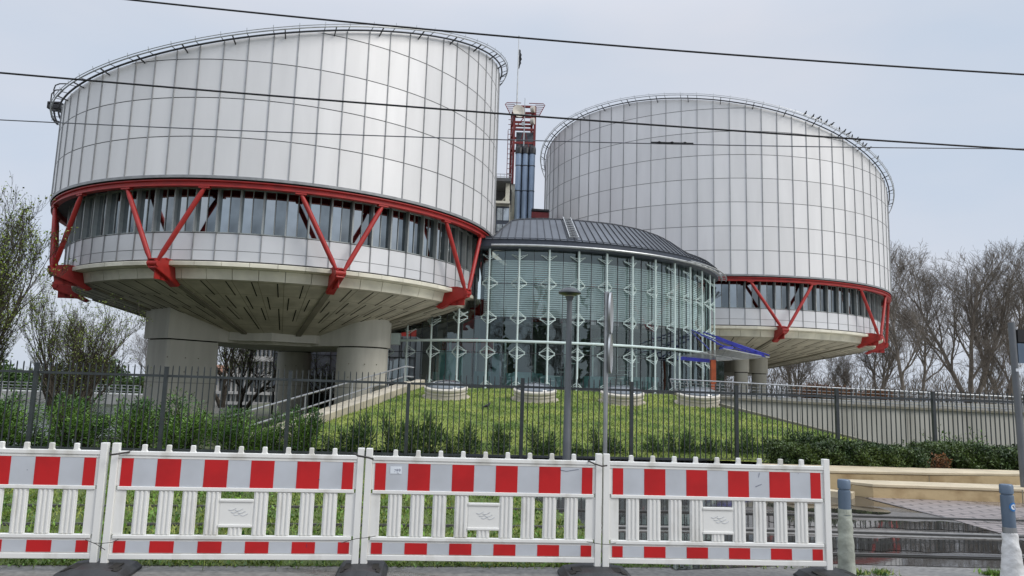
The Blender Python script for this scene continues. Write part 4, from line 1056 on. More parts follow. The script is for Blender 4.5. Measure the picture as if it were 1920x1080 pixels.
# ================================================================ vegetation generators
def rnd_unit(rg_): v = rg_.normal(size=3); return v / np.linalg.norm(v)
class Br:
    """collects branch segments then builds vectorised tapered prisms"""
    def __init__(s): s.a = []; s.b = []; s.ra = []; s.rb = []
    def seg(s, a, b, ra, rb): s.a.append(a); s.b.append(b); s.ra.append(ra); s.rb.append(rb)
    def mesh(s, n=3):
        A = np.array(s.a); B = np.array(s.b); ra = np.array(s.ra); rb = np.array(s.rb); D = B - A; D /= np.linalg.norm(D, axis=1)[:, None] + 1e-9
        ref = np.where(np.abs(D[:, 2:3]) > .9, np.array([[1., 0, 0]]), np.array([[0, 0, 1.]])); S = np.cross(D, ref); S /= np.linalg.norm(S, axis=1)[:, None]; U = np.cross(D, S)
        V = []
        for P_, r in ((A, ra), (B, rb)):
            for j in range(n):
                t = 2 * PI * j / n; V.append(P_ + (S * math.cos(t) + U * math.sin(t)) * r[:, None])
        V = np.stack(V, 1).reshape(-1, 3); base_ = np.arange(len(A))[:, None] * 2 * n
        F = np.concatenate([base_ + np.array([[j, (j + 1) % n, n + (j + 1) % n, n + j]]) for j in range(n)], 0)
        return V, F
def grow(seed, H=10.0, trunk_r=.22, nstem=1, spread=.55, levels=4, kids=(9, 8, 7, 6), lean=.35, clear=.25, upb=.25, tip=.006, bushy=1.0, gn=.12):
    rg_ = np.random.default_rng(seed); big = Br(); small = Br(); tips = []
    def branch(p, d, L_, r, lv):
        n = 6 if lv == 0 else (5 if lv == 1 else (4 if lv == 2 else 3)); sl = L_ / n; pts = [p]; ds = [d]; rs = [r]
        for i in range(n):
            d = d + rg_.normal(size=3) * gn * (1 + lv * .35) + np.array([0, 0, upb * (.35 if lv else .1)]); d = d / np.linalg.norm(d)
            p = p + d * sl; pts.append(p); ds.append(d); rs.append(max(tip, r * (1 - (i + 1) / n * (.72 if lv < levels else .6))))
        tgt = big if lv <= 1 else small
        for i in range(n): tgt.seg(pts[i], pts[i + 1], rs[i], rs[i + 1])
        if lv >= levels: tips.append((pts[-1], d)); tips.append((pts[-2], ds[-2])); return
        k = kids[lv]; s0 = clear if lv == 0 else .15
        for j in range(k):
            t = s0 + (1 - s0) * ((j + rg_.random()) / k); q = t * n; i = min(n - 1, int(q)); fr_ = q - i
            P_ = pts[i] * (1 - fr_) + pts[i + 1] * fr_; D_ = ds[i]
            az = rnd_unit(rg_); az -= D_ * az.dot(D_); az /= np.linalg.norm(az)
            sp_ = spread * (.7 + .6 * rg_.random()); nd = D_ * math.cos(sp_) + az * math.sin(sp_); nd[2] += upb * .5; nd /= np.linalg.norm(nd)
            ll = L_ * (.62 - .22 * t if lv == 0 else .58 - .2 * t) * (.75 + .5 * rg_.random()) * bushy
            branch(P_, nd, ll, max(tip, rs[i] * (.55 if lv < 2 else .6)), lv + 1)
    for s in range(nstem):
        a = 2 * PI * s / nstem + rg_.random(); l_ = lean * (0 if nstem == 1 else 1)
        d = np.array([math.cos(a) * l_, math.sin(a) * l_, 1.0]); d /= np.linalg.norm(d)
        branch(np.array([math.cos(a) * .15 * (nstem > 1), math.sin(a) * .15 * (nstem > 1), -.15]), d, H * (.62 + .1 * rg_.random()), trunk_r, 0)
    return big, small, tips
def make_tree(name, label, cat, loc, seed, bark, leaf=None, nleaf=0, lsize=.12, rz=0, scale=1, group=None, **kw):
    big, small, tips = grow(seed, **kw)
    t = thing(name, label, cat, loc, rz, group); t.scale = (scale,) * 3
    V, F = big.mesh(7); numpy_mesh('trunk', V, F, bark, parent=t)
    V, F = small.mesh(3); numpy_mesh('crown', V, F, bark, parent=t)
    if leaf:
        rg_ = np.random.default_rng(seed + 1); idx = rg_.integers(0, len(tips), nleaf)
        P_ = np.array([tips[i][0] for i in idx]) + rg_.normal(size=(nleaf, 3)) * .10
        V, F = leaves(P_, lsize, rg_, .55, -.1); numpy_mesh('foliage', V, F, leaf, parent=t)
    return t
HT = 1.0
# right: bare trees behind the right drum
ta = make_tree('bare_tree', 'tall wide bare tree at the right edge, tangle of brown twigs against the sky', 'tree', (52.5, 84, 1.3), 11, MT['barkbrown'], H=21.5, trunk_r=.30, nstem=3, spread=.55, kids=(9, 8, 7, 5), clear=.2, lean=.28, upb=.26, tip=.011, gn=.12, group='bare trees beyond the retaining wall')
tb = make_tree('bare_tree', 'slender bare tree right beside the right drum', 'tree', (43.5, 82, 1.3), 23, MT['barkgrey'], H=18.5, trunk_r=.24, nstem=1, spread=.6, kids=(14, 8, 7, 5), clear=.2, lean=.14, upb=.26, tip=.011, gn=.1, group='bare trees beyond the retaining wall')
tc_ = make_tree('bare_tree', 'bare reddish brown tree between the slender tree and the tall wide one', 'tree', (47.8, 95, 1.3), 31, MT['barkbrown'], H=13.5, trunk_r=.2, nstem=3, spread=.6, kids=(9, 8, 6, 4), clear=.15, lean=.32, upb=.2, tip=.011, gn=.13, group='bare trees beyond the retaining wall')
dup(ta, (60.5, 90, 1.3), 2.1, .97, 'bare tree cut off by the right edge of the picture, behind the grey pole')
dup(tb, (55.5, 100, 1.3), 1.2, 1.05, 'bare tree standing behind the tall wide tree, its top between the crowns')
dup(tc_, (40.5, 105, 1.3), 4.0, .80, 'smallish bare tree under the right rim of the right drum')
dup(tb, (36.2, 110, 1.3), 2.5, .60, 'thin bare tree under the soffit of the right drum, third from the column')
dup(tc_, (34.0, 118, 1.3), .6, .62, 'thin bare tree under the soffit of the right drum, nearest the concrete column')
dup(tb, (45.5, 118, 1.3), 5.0, .78, 'bare tree far back between the drum and the slender tree')
dup(tc_, (50.5, 78, 1.3), 5.4, .62, 'low brown tree in front of the tall wide tree')
dup(tc_, (57.5, 78, 1.3), 3.1, .66, 'low brown tree behind the railing next to the right edge')
dup(tc_, (43.5, 96, 1.3), 2.6, .55, 'low bare tree behind the slender tree beside the right drum')
# russet bushes
def bushmesh(name, label, cat, loc, dims, n, lsize, leafm, seed, stems=26, asp=.5, group=None, core=None, spike=.0):
    rg_ = np.random.default_rng(seed); t = thing(name, label, cat, loc, 0, group); br = Br(); P_ = []; D_ = []
    for s in range(stems):
        a = rg_.random() * 2 * PI; u = math.sqrt(rg_.random()); tgt = np.array([math.cos(a) * dims[0] / 2 * u, math.sin(a) * dims[1] / 2 * u, dims[2] * (.45 + .55 * rg_.random() ** .7) * (1 - .35 * u * u)])
        b0 = np.array([tgt[0] * .3, tgt[1] * .3, 0]); mid = np.array([tgt[0] * .55, tgt[1] * .55, tgt[2] * .55]) + rg_.normal(size=3) * .04 * dims[2]
        pts = [b0, mid, tgt]; br.seg(b0, mid, .012 * dims[2], .008 * dims[2]); br.seg(mid, tgt, .008 * dims[2], .003 * dims[2])
        m_ = n // stems
        for k in range(m_):
            q = rg_.random() ** .7 * 1.0; p_ = b0 * (1 - q) ** 2 + 2 * mid * q * (1 - q) + tgt * q * q
            sp_ = dims[2] * .09 * (1.15 - q) * 1.3 + .01
            off_ = rg_.normal(size=3) * sp_; P_.append(p_ + off_); d_ = (tgt - b0) / np.linalg.norm(tgt - b0) * .8 + off_ / (np.linalg.norm(off_) + 1e-6) * .9 + rg_.normal(size=3) * .3; D_.append(d_)
    V, F = br.mesh(4); numpy_mesh('stems', V, F, MT['bark'], parent=t)
    V, F = leaves(np.array(P_), lsize, rg_, asp, 0, np.array(D_)); numpy_mesh('foliage', V, F, leafm, parent=t)
    return t
for i, (px, Y, w3, h3, lab) in enumerate([(1525, 88, 5.5, 2.3, 'russet brown bush behind the railing, left one of the pair'), (1572, 86, 4.6, 2.0, 'russet brown bush behind the railing, right one of the pair'), (1640, 84, 5, 1.6, 'low russet bush behind the railing, below the slender tree')]):
    p = at_y(px, 745, Y); bushmesh('russet_bush', lab, 'bush', (p.x, Y, 1.3), (w3, 3, h3), 5200, .16, MT['leafrust'], 60 + i, 60, group='russet bushes beyond the railing')

rg_ = np.random.default_rng(78); n_ = 15000
x_ = rg_.uniform(28, 95, n_); z_ = rg_.random(n_); yb = 108 + rg_.random(n_) * 14
hh = 3.6 + 1.2 * np.sin(x_ * .5) + 1.1 * np.sin(x_ * 1.3 + 1)
P_ = np.stack([x_, yb, 1.2 + z_ ** 1.3 * hh], 1); D_ = rg_.normal(size=(n_, 3)) * .45; D_[:, 2] = 1; V, F = leaves(P_, 1.1, rg_, .07, 0, D_)
tag(numpy_mesh('bare_thicket', V, F, MT['barkbrown']), 'brown bare thicket filling the gaps between the tree trunks on the right', 'thicket', kind='stuff')
# left trees near the river
TLA = make_tree('young_leaf_tree', 'tall many stemmed tree at the left edge with sparse fresh yellow green leaves', 'tree', (-23.2, 31.5, -1.2), 41, MT['bark'], MT['leafyoung'], 5200, .14, H=12.6, trunk_r=.17, nstem=5, spread=.34, kids=(8, 6, 5, 3), clear=.15, lean=.17, upb=.42, tip=.008, gn=.09, group='trees by the river', scale=.80)
TLB = make_tree('young_leaf_tree', 'spreading dark tree between the left edge and the column, crown under the drum', 'tree', (-19.0, 34.0, -1.2), 47, MT['bark'], MT['leafyoung'], 2200, .12, H=9.0, trunk_r=.2, nstem=3, spread=.62, kids=(7, 7, 5, 3), clear=.25, lean=.3, upb=.2, tip=.007, gn=.15, group='trees by the river', scale=.66)
dup(TLA, (-18.6, 31.0, -1.2), 2.2, .52, 'shorter leafing tree standing right of the tallest left tree')
dup(TLA, (-25.5, 33.0, -1.2), 4.2, .86, 'leafing tree cut off by the left edge of the picture')
dup(TLA, (-22.4, 30.2, -1.2), 3.3, .62, 'leafing tree just left of the red strut feet at the left drum edge')
dup(TLA, (-27.5, 36.0, -1.2), 5.3, .95, 'leafing tree behind the others at the left edge')
dup(TLB, (-30.0, 78.0, -1.0), 1.0, 1.15, 'tree on the far bank seen between the left column and the spreading tree')
dup(TLB, (-21.0, 58, -1.2), 3.4, .95, 'dark branching tree seen between the left and the back column')
dup(TLB, (-12.0, 56.5, -1.2), .4, .85, 'dark tree seen between the back column and the right column')
for i, (x, y, s, r, lab) in enumerate([(-62, 128, .62, 0, 'distant tree on the far bank at the left edge'), (-54, 130, .5, 1, 'distant tree on the far bank, second from the left edge'), (-75, 126, .7, 2, 'distant tree on the far bank outside the left edge'), (-47, 127, .5, 3, 'distant tree on the far bank left of the terraced building')]):
    dup(tb, (x, y, -1.0), r, s, lab)
# dark undergrowth mass on the far bank
rg_ = np.random.default_rng(77); n_ = 26000
x_ = rg_.uniform(-105, -40, n_); z_ = rg_.random(n_) ** .8; yb = 124 + rg_.random(n_) * 7
hh = 4.2 + 1.6 * np.sin(x_ * .33) + .9 * np.sin(x_ * .9 + 1)
P_ = np.stack([x_, yb, -1.6 + z_ * hh], 1); V, F = leaves(P_, .55, rg_, .6, .2)
tag(numpy_mesh('far_undergrowth', V, F, MT['leafdark']), 'dark mass of undergrowth lining the far river bank', 'undergrowth', kind='stuff')

# shrubs behind the fence
big_sh = [(8, 742, 1.7), (70, 800, 1.0), (150, 742, 1.5), (262, 752, 1.5), (345, 748, 1.6), (448, 765, 1.4), (572, 768, 1.1), (510, 778, .9)]
SH = []
for i in range(3):
    SH.append(bushmesh('garden_shrub', 'x', 'shrub', (0, -50, 0), (1.25, 1.0, 1.5), 6200, .062, MT['leafshrub'], 80 + i, 26, .36, 'tall shrubs behind the fence'))
for k, (px, py, wd) in enumerate(big_sh):
    Y = fy(at_y(px, py, 16).x) + 1.25; p = at_y(px, py, Y); zb_ = -.05
    lab = ['bright green shrub at the left edge behind the fence', 'low shrub behind the fence, second from the left edge', 'tall bright shrub in front of the spreading tree', 'tall shrub just left of the left concrete column', 'broad shrub in front of the left concrete column', 'bright shrub right of the left column, before the terraced building', 'slim shrub at the foot of the ramp kerb', 'low shrub between the bright one and the slim one'][k]
    src = SH[k % 3]; sc_ = ((p.z - zb_) / 1.25)
    if k < 3: src.location = (p.x, Y, zb_); src.scale = (wd / 1.25, wd / 1.25, sc_); src['label'] = lab; src.rotation_euler.z = k
    else: dup(src, (p.x, Y, zb_), k * 1.3, (wd / 1.25, wd / 1.25, sc_), lab)
small_sh = [(620, 815), (660, 800), (683, 782), (735, 780), (775, 790), (808, 778), (845, 812), (880, 800), (938, 800), (1012, 803), (1030, 830), (1085, 835), (1122, 806), (1150, 822), (1225, 822), (1265, 815), (1290, 812), (1330, 822), (1370, 828), (1402, 815), (1440, 822)]
SS = [bushmesh('young_yew', 'x', 'shrub', (0, -50, 0), (.80, .5, .75), 900, .085, MT['leafdark'], 90 + i, 9, .22, 'small dark shrubs along the fence') for i in range(3)]
names_ = ['first', 'second', 'third', 'fourth', 'fifth', 'sixth', 'seventh', 'eighth', 'ninth', 'tenth', 'eleventh', 'twelfth', 'thirteenth', 'fourteenth', 'fifteenth', 'sixteenth', 'seventeenth', 'eighteenth', 'nineteenth', 'twentieth', 'twenty-first']
for k, (px, py) in enumerate(small_sh):
    Y = fy(at_y(px, py, 16).x) + .75; p = at_y(px, py, Y); lab = 'small dark shrub behind the fence, %s of the row counted from the ramp kerb' % names_[k]
    src = SS[k % 3]; sc_ = (p.z + .02) / .60; wx = [.7, .95, .6, .8][k % 4]
    if k < 3: src.location = (p.x, Y, 0); src.scale = (wx, 1, sc_); src['label'] = lab; src.rotation_euler.z = k
    else: dup(src, (p.x, Y, 0), k * 2.1, (wx, 1, sc_), lab)
# hedge on the right, in front of the fence
def hedge(name, label, x0, x1, y0, y1, h, n, seed, m, topvar=.06):
    rg_ = np.random.default_rng(seed); t = thing(name, label, 'hedge', ((x0 + x1) / 2, (y0 + y1) / 2, 0)); w_, d_ = (x1 - x0), (y1 - y0)
    face = rg_.random(n); P_ = np.zeros((n, 3)); u = rg_.random(n); v = rg_.random(n)
    hl = h * (1 + topvar * np.sin((u * w_) * 2.7 + seed) + topvar * .7 * np.sin(u * w_ * 6.1 + 2))
    fr_ = face < .5; P_[fr_] = np.stack([(u - .5) * w_, np.full(n, -d_ / 2) + .07 * np.sin(u * 31 + v * 9), v * hl], 1)[fr_]
    tp = (face >= .5) & (face < .9); P_[tp] = np.stack([(u - .5) * w_, (v - .5) * d_, hl], 1)[tp]
    sd_ = face >= .9; P_[sd_] = np.stack([np.where(u < .5, -w_ / 2, w_ / 2), (v - .5) * d_, rg_.random(n) * h], 1)[sd_]
    edge = np.clip((P_[:, 2] - h * .75) / (h * .25), 0, 1); P_[:, 1] = np.where(fr_, P_[:, 1] + .16 * edge ** 2, P_[:, 1])
    P_ += rg_.normal(size=(n, 3)) * .035; P_[:, 2] = np.maximum(P_[:, 2], .02)
    V, F = leaves(P_, .055, rg_, .45, .5); numpy_mesh('foliage', V, F, m, parent=t)
    mb = MB(); N = 30
    for i in range(N + 1):
        x = (i / N - .5) * (w_ - .12); hh_ = h * (1 + topvar * math.sin((i / N * w_) * 2.7 + seed)) - .05
        mb.v += [(x, -d_ / 2 + .06, 0), (x, -d_ / 2 + .07, hh_ * .8), (x, -d_ / 2 + .22, hh_), (x, d_ / 2 - .1, hh_), (x, d_ / 2 - .05, 0)]
    mb.f = [(i * 5 + j, (i + 1) * 5 + j, (i + 1) * 5 + j + 1, i * 5 + j + 1) for i in range(N) for j in range(4)] + [(0, 1, 2, 3, 4), tuple(N * 5 + j for j in (4, 3, 2, 1, 0))]; mb.m = [0] * len(mb.f)
    mb.build('core', MT['core'], t); return t
p = at_y(1478, 880, 14.5); q_ = at_y(1716, 880, 14.9)
hedge('hedge', 'dark clipped hedge left of the brown gap, above the stone benches', p.x, q_.x, 14.5, 15.7, .66, 30000, 5, MT['leafhedge'])
p = at_y(1762, 880, 14.9); q_ = at_y(2010, 890, 15)
hedge('hedge', 'dark clipped hedge right of the brown gap, running off the right edge', p.x, q_.x + .3, 14.9, 16.1, .66, 26000, 6, MT['leafhedge'])
p = at_y(1735, 878, 15.2)
bushmesh('dead_shrub', 'brown bare shrub standing in the gap between the two hedges', 'shrub', (p.x + .05, 14.75, 0), (.34, .25, .70), 700, .05, MT['leafrust'], 101, 22)
p = at_y(1515, 880, 15.3)
bushmesh('yew_bush', 'dark bushy yew taller than the hedge at its left end', 'bush', (p.x, 15.35, 0), (1.5, 1.0, 1.02), 9000, .07, MT['leafhedge'], 103, 40, .3)
for i, px in enumerate((1800, 1850, 1880)):
    p = at_y(px, 850, 16.9); bushmesh('thin_shrub', ['thin leafy shrub behind the right hedge, left of three', 'thin leafy shrub behind the right hedge, middle of three', 'thin leafy shrub behind the right hedge, right of three'][i], 'shrub', (p.x, 17.9, 0), (.7, .5, 1.12), 420, .06, MT['leafshrub'], 110 + i, 12, .4, 'thin shrubs behind the right hedge')

# ================================================================ stone benches
def stone(name, label, poly, z0, z1, joints=()):
    t = thing(name, label, 'bench'); mb = MB(); mb.prism(poly, z0, z1 - .05); b = mb.build('base', MT['bench'], t, bevel=.012)
    cx_ = sum(p[0] for p in poly) / len(poly); cy_ = sum(p[1] for p in poly) / len(poly)
    mb = MB(); mb.prism([(cx_ + (x - cx_) * 1.001 + (.012 if x > cx_ else -.012), cy_ + (y - cy_) + (.015 if y > cy_ else -.015)) for x, y in poly], z1 - .047, z1); mb.build('slab', MT['benchtop'], t, bevel=.008)
    mb = MB()
    for (x, y) in joints: mb.box((x, y, (z0 + z1) / 2), (.010, .012, z1 - z0 - .004))
    if joints: mb.build('joint', MT['rib'], t)
    return t
a = at_z(1600, 932, 0); b = at_z(1925, 946, 0); zt_ = .235
j1 = at_z(1634, 934, 0); j2 = at_z(1918, 946, 0)
stone('stone_bench', 'low sandstone bench nearest the paving, lying across the right edge', [(5.80, 12.62), (6.05, 12.40), (12.5, 12.2), (12.5, 12.75), (5.9, 12.98)], 0, zt_, [(j1.x, j1.y - .004), (j2.x, j2.y - .004)])
a2 = at_z(1552, 905, 0.0); 
A2 = Vector((3.9, 13.0)); 
aL, aR = at_y(1475, 879, 13.6), at_y(1925, 890, 14.2)
stone('stone_bench', 'long sandstone bench at the foot of the hedge, behind the nearer bench', [(aL.x, 13.3), (at_y(1742, 885, 13.6).x, 13.55), (aR.x + 2, 14.25), (aR.x + 2, 14.6), (aL.x - .3, 14.3)], 0, .34, [(at_y(1742, 895, 13.55).x, 13.55)])
k0, k1 = at_z(1556, 915, .1), at_z(1600, 924, .1)
T = thing('kerb_stone', 'short pale stone kerb slanting behind the left bollard', 'kerb'); mb = MB(); mb.bar((k0.x - 1.2, k0.y + .45, .05), (k1.x, k1.y, .05), .22, .12); mb.build('stone', MT['benchtop'], T, bevel=.01)

# ================================================================ street lamp, signs, poles
YL = fy(1.2) - .55
p = at_y(1062, 866, YL); q_ = at_y(1069.5, 552, YL)
T = thing('street_lamp', 'dark grey lamp post with a flat mushroom head before the rotunda', 'street lamp', (p.x, YL, 0))
mb = MB(); zt_ = q_.z; mb.tube([(0, 0, 0), (0, 0, .55), (0, 0, .56), (0, 0, zt_ - .3), (0, 0, zt_ - .12)], [.085, .085, .082, .056, .056], 14); mb.tube([(0, 0, zt_ - .14), (0, 0, zt_ - .03)], [.062, .10], 14)
mb.build('pole', MT['lamp'], T, auto=R_(40))
mb = MB(); mb.lathe([(.001, .115), (.10, .11), (.17, .08), (.235, .03), (.25, 0), (.24, -.02), (.18, -.035), (.12, -.06), (.001, -.06)], n=28)
o = mb.build('lamp_head', MT['fence'], T, auto=R_(45)); o.location = (0, 0, zt_ + .03)
mb = MB(); mb.lathe([(.15, -.041), (.10, -.075), (.001, -.08)], n=20); o2 = mb.build('diffuser', MT['dish'], o, smooth=True); 
YS = fy(2.0) - .95
p = at_y(1134, 868, YS); q_ = at_y(1143, 548, YS)
T = thing('sign_post', 'pale grey pole carrying two round traffic signs seen edge on', 'traffic sign', (p.x, YS, 0))
mb = MB(); mb.tube([(0, 0, 0), (0, 0, q_.z)], .048, 12); mb.lathe([(.001, q_.z + .02), (.05, q_.z), (.05, q_.z - .03)], n=12); mb.build('pole', MT['steel'], T, auto=R_(40))
for yc, hpx, xo in ((587, 78, 10), (663, 74, 9)):
    c0 = at_y(1148, yc, YS); rr_ = hpx / 2 / f_ * YS
    nrm = Vector((1.0, -.22, 0)).normalized(); tn = Vector((.22, 1.0, 0)).normalized(); ctr = Vector((.10, 0, c0.z))
    mb = MB(); vs = []
    for dd, r in ((0, .001), (0, rr_ * .96), (.012, rr_), (-.03, rr_), (-.03, rr_ * .93), (-.008, rr_ * .92), (-.008, .001)):
        for i in range(32): t_ = 2 * PI * i / 32; vs.append(tuple(ctr + nrm * dd + (tn * math.cos(t_) + Vector((0, 0, 1)) * math.sin(t_)) * r))
    mb.add(vs, [(k * 32 + i, k * 32 + (i + 1) % 32, (k + 1) * 32 + (i + 1) % 32, (k + 1) * 32 + i) for k in range(6) for i in range(32)])
    for dz_ in (-.14, .14): mb.bar(Vector((-.02, 0, c0.z + dz_)), ctr + Vector((-.01, 0, dz_)), .05, .03); mb.tube([(0, 0, c0.z + dz_ - .02), (0, 0, c0.z + dz_ + .02)], .058, 12)
    mb.build('round_sign', MT['raillight'], T, auto=R_(40))
YP = 12.6
p = at_y(1921, 912, YP); q_ = at_y(1896, 605, YP); T = thing('grey_pole', 'grey pole with dark traffic signal parts at the right edge of the picture', 'pole', (p.x, YP, 0))
mb = MB(); mb.tube([(0, 0, 0), (q_.x - p.x, 0, q_.z)], .055, 12); mb.build('pole', MT['lamp'], T, auto=R_(40))
mb = MB(); s1_ = at_y(1913, 630, YP); mb.box((s1_.x - p.x + .04, -.02, s1_.z), (.22, .05, .22), 0); mb.box((s1_.x - p.x + .02, -.02, s1_.z - .3), (.2, .04, .34), 1); mb.bar((q_.x - p.x, 0, s1_.z - .12), (s1_.x - p.x + .1, 0, s1_.z - .12), .03, .04, 0); mb.build('sign_plate', [MT['black'], MT['bollard']], T)
# green cardinal sticker on the pole
mb = MB(); s2_ = at_y(1903, 694, YP); mb.box((s2_.x - p.x, -.062, s2_.z), (.05, .006, .05)); mb.build('sticker', MT['stickwhite'], T)

# bollards in wrap
def bollard(px0, pyb, pxt, pyt, label, cloth, y, zw, sticker, flare):
    pb = at_y(px0, pyb, y); pt = at_y(pxt, pyt, y); T = thing('bollard', label, 'bollard', (pb.x, y, 0)); H_ = pt.z; tx = pt.x - pb.x
    mb = MB(); q = lambda z, : (tx * z / H_, 0, z)
    mb.tube([q(0), q(H_ - .10), q(H_ - .095), q(H_ - .085), q(H_ - .08), q(H_ - .01), q(H_)], [.055, .055, .048, .048, .057, .057, .05], 18); mb.build('tube', MT['bollard'], T, auto=R_(40))
    mb = MB(); N, K = 26, 34; rg_ = random.Random(px0); ph = [rg_.random() * 6 for _ in range(8)]
    for k in range(K + 1):
        z = zw * k / K
        for i in range(N):
            t_ = 2 * PI * i / N
            r = .060 + flare * (1 - k / K) ** 1.1 + .002 * math.sin(t_ * 2 + 3 * math.sin(z * 17 + ph[0])) + .0018 * math.sin(z * 48 + 2.2 * math.sin(t_ + ph[1]) + math.sin(3 * t_ + ph[3])) + .0014 * math.sin(z * 95 + 3 * math.sin(t_ * 2 + ph[2]))
            if k == K: r = .058
            c0 = q(z); mb.v.append((c0[0] + r * math.cos(t_), r * math.sin(t_), max(.003, z + .006 * math.sin(t_ * 2 + ph[3]))))
    mb.f = [(k * N + i, k * N + (i + 1) % N, (k + 1) * N + (i + 1) % N, (k + 1) * N + i) for k in range(K) for i in range(N)]; mb.m = [0] * len(mb.f)
    mb.build('wrap', cloth, T, smooth=True)
    mb = MB(); mb.tube([q(zw - .0), q(zw + .05)], .0585, 18); mb.build('tape', MT['cloth1'] if cloth is MT['cloth1'] else MT['steel'], T)
    if sticker:
        mb = MB(); c0 = Vector(q(sticker)); vs = []
        for r, d in ((.001, .0585), (.024, .0585), (.024, .0588), (.040, .0585)):
            for i in range(20):
                t_ = 2 * PI * i / 20; u = r * math.cos(t_); an = u / .056 + R_(18); vs.append((c0.x + d * math.sin(an), -d * math.cos(an), c0.z + r * math.sin(t_)))
        mb.add(vs, [(i, (i + 1) % 20, 20 + (i + 1) % 20, 20 + i) for i in range(20)], 1); mb.add(vs, [(40 + i, 40 + (i + 1) % 20, 60 + (i + 1) % 20, 60 + i) for i in range(20)], 0)
        for (u, v, w_) in ((-.006, .008, .010), (.006, .010, .008), (0, -.004, .012), (.008, -.010, .008)):
            an = u / .056 + R_(18); mb.box((c0.x + .0595 * math.sin(an), -.0595 * math.cos(an), c0.z + v), (w_, .002, w_ * .7), 2)
        mb.build('sticker', [MT['stickblue'], MT['stickwhite'], MT['ink']], T)
    return T
bollard(1588, 1075, 1582, 899, 'blue grey bollard wrapped in grey green plastic beside the last barrier', MT['cloth1'], 6.98, .55, 0, .018)
bollard(1900, 1078, 1886, 908, 'leaning blue grey bollard with round blue sticker, base wrapped in white sacking', MT['cloth2'], 6.93, .44, .675, .045)

# ================================================================ construction barriers
BW, BH = 2.078, .97
def barrier_parts(T):
    mb = MB()
    mb.box((-BW / 2 + .028, 0, BH / 2), (.056, .052, BH)); mb.box((BW / 2 - .028, 0, BH / 2), (.056, .052, BH))
    xin = BW - .112
    mb.box((0, 0, .888), (xin, .046, .034)); mb.box((0, 0, .858), (xin, .030, .026)); mb.box((0, 0, .732), (xin, .018, .226))
    mb.box((0, 0, .603), (xin - .03, .044, .030)); mb.box((0, 0, .212), (xin - .03, .044, .030)); mb.box((0, 0, .138), (xin, .018, .118)); mb.box((0, 0, .056), (xin, .046, .044))
    per = .1945; 
    for k in range(-4, 5):                      # teeth
        mb.add(*tooth(k * .1965))
    for s in (-1, 1):
        mb.box((s * (BW / 2 - .056 - .042), 0, .4075), (.086, .020, .361))
        for k in range(1, 5):
            if k == 1: xs_ = s * .195
            else: xs_ = s * (.195 + (k - 1) * .192)
            w_ = .118
            # corrugated slat: three ribs
            mb.box((xs_, 0, .4075), (w_, .016, .361))
            for r_ in (-.036, 0, .036): mb.box((xs_ + r_, 0, .4075), (.020, .034, .350))
    # centre plaque
    mb.box((0, 0, .41), (.272, .020, .200)); mb.box((0, 0, .513), (.276, .040, .022)); mb.box((0, 0, .305), (.276, .040, .022)); mb.box((0, 0, .262), (.112, .018, .07))
    for r_ in (-.034, 0, .034): mb.box((r_, 0, .262), (.018, .032, .064))
    # reinforcing web behind
    for s in (-1, 1): mb.box((s * (BW / 2 - .035), 0, .012), (.05, .03, .05))
    o = mb.build('frame', MT['white'], T, bevel=.006)
    # embossed wavy mark on the plaque
    mb = MB()
    for j in range(3):
        for side in (0, 1):
            pts = [(-.062 + .022 * j + side * .055 + u * .062, -.0115, .438 - .020 * j - .008 * math.sin(u * PI * 1.3) + .006 * u - side * .004) for u in [i / 8 for i in range(9)]]
            mb.tube(pts, .0022, 5)
    mb.build('embossed_mark', MT['ssil'], T)
    for (z0, z1, nm) in ((.618, .846, 'reflective_strip'), (.086, .178, 'reflective_strip')):
        mb = MB(); per = .3825; hw_ = .19 / 2
        xe = 2 * per + .185
        cuts = [-2.5 * per + .008, -2 * per - hw_]      # half reds at both ends
        regs = []
        X0, X1 = -.955, .955
        b = [X0] + [(-1.5 + k) * per + s * .096 - per * .0 for k in range(4) for s in (-1, 1)] + [X1]
        # red: X0..X0+.095, then centres -1.5per.. , last half red
        reds = [(X0, X0 + .095)] + [((-1.5 + k) * per - .096, (-1.5 + k) * per + .096) for k in range(4)] + [(X1 - .095, X1)]
        mb.box((0, -.0105, (z0 + z1) / 2), (X1 - X0, .003, z1 - z0), 1)
        for a, b_ in reds: mb.box(((a + b_) / 2, -.0125, (z0 + z1) / 2), (b_ - a, .003, z1 - z0 + .002), 0)
        mb.box((0, .0105, (z0 + z1) / 2), (X1 - X0, .003, z1 - z0), 1)
        mb.build(nm, [MT['sred'], MT['ssil']], T)
def tooth(x):
    w0, w1, h0, h1, t_ = .030, .019, .900, .962, .016
    v = []
    for yy in (-t_, t_):
        v += [(x - w0, yy, h0), (x + w0, yy, h0), (x + w1, yy, h0 + .018), (x + w1, yy, h1 - .006), (x + w1 - .006, yy, h1), (x - w1 + .006, yy, h1), (x - w1, yy, h1 - .006), (x - w1, yy, h0 + .018)]
    return v, [tuple(range(8)), tuple(range(15, 7, -1))] + [(i, 8 + i, 8 + (i + 1) % 8, (i + 1) % 8) for i in range(8)]
ends = [((-5.42, 6.09), (-3.33, 6.305)), ((-3.305, 6.29), (-1.24, 6.53)), ((-1.222, 6.535), (.845, 6.70)), ((.868, 6.69), (2.93, 6.83))]
blab = ['red and white plastic barrier cut off by the left edge', 'second red and white barrier from the left, wire tied at both ends', 'red and white barrier with the small white sticker, below the rotunda', 'red and white barrier at the right end of the row, beside the bollard']
B0 = None; BARR = []
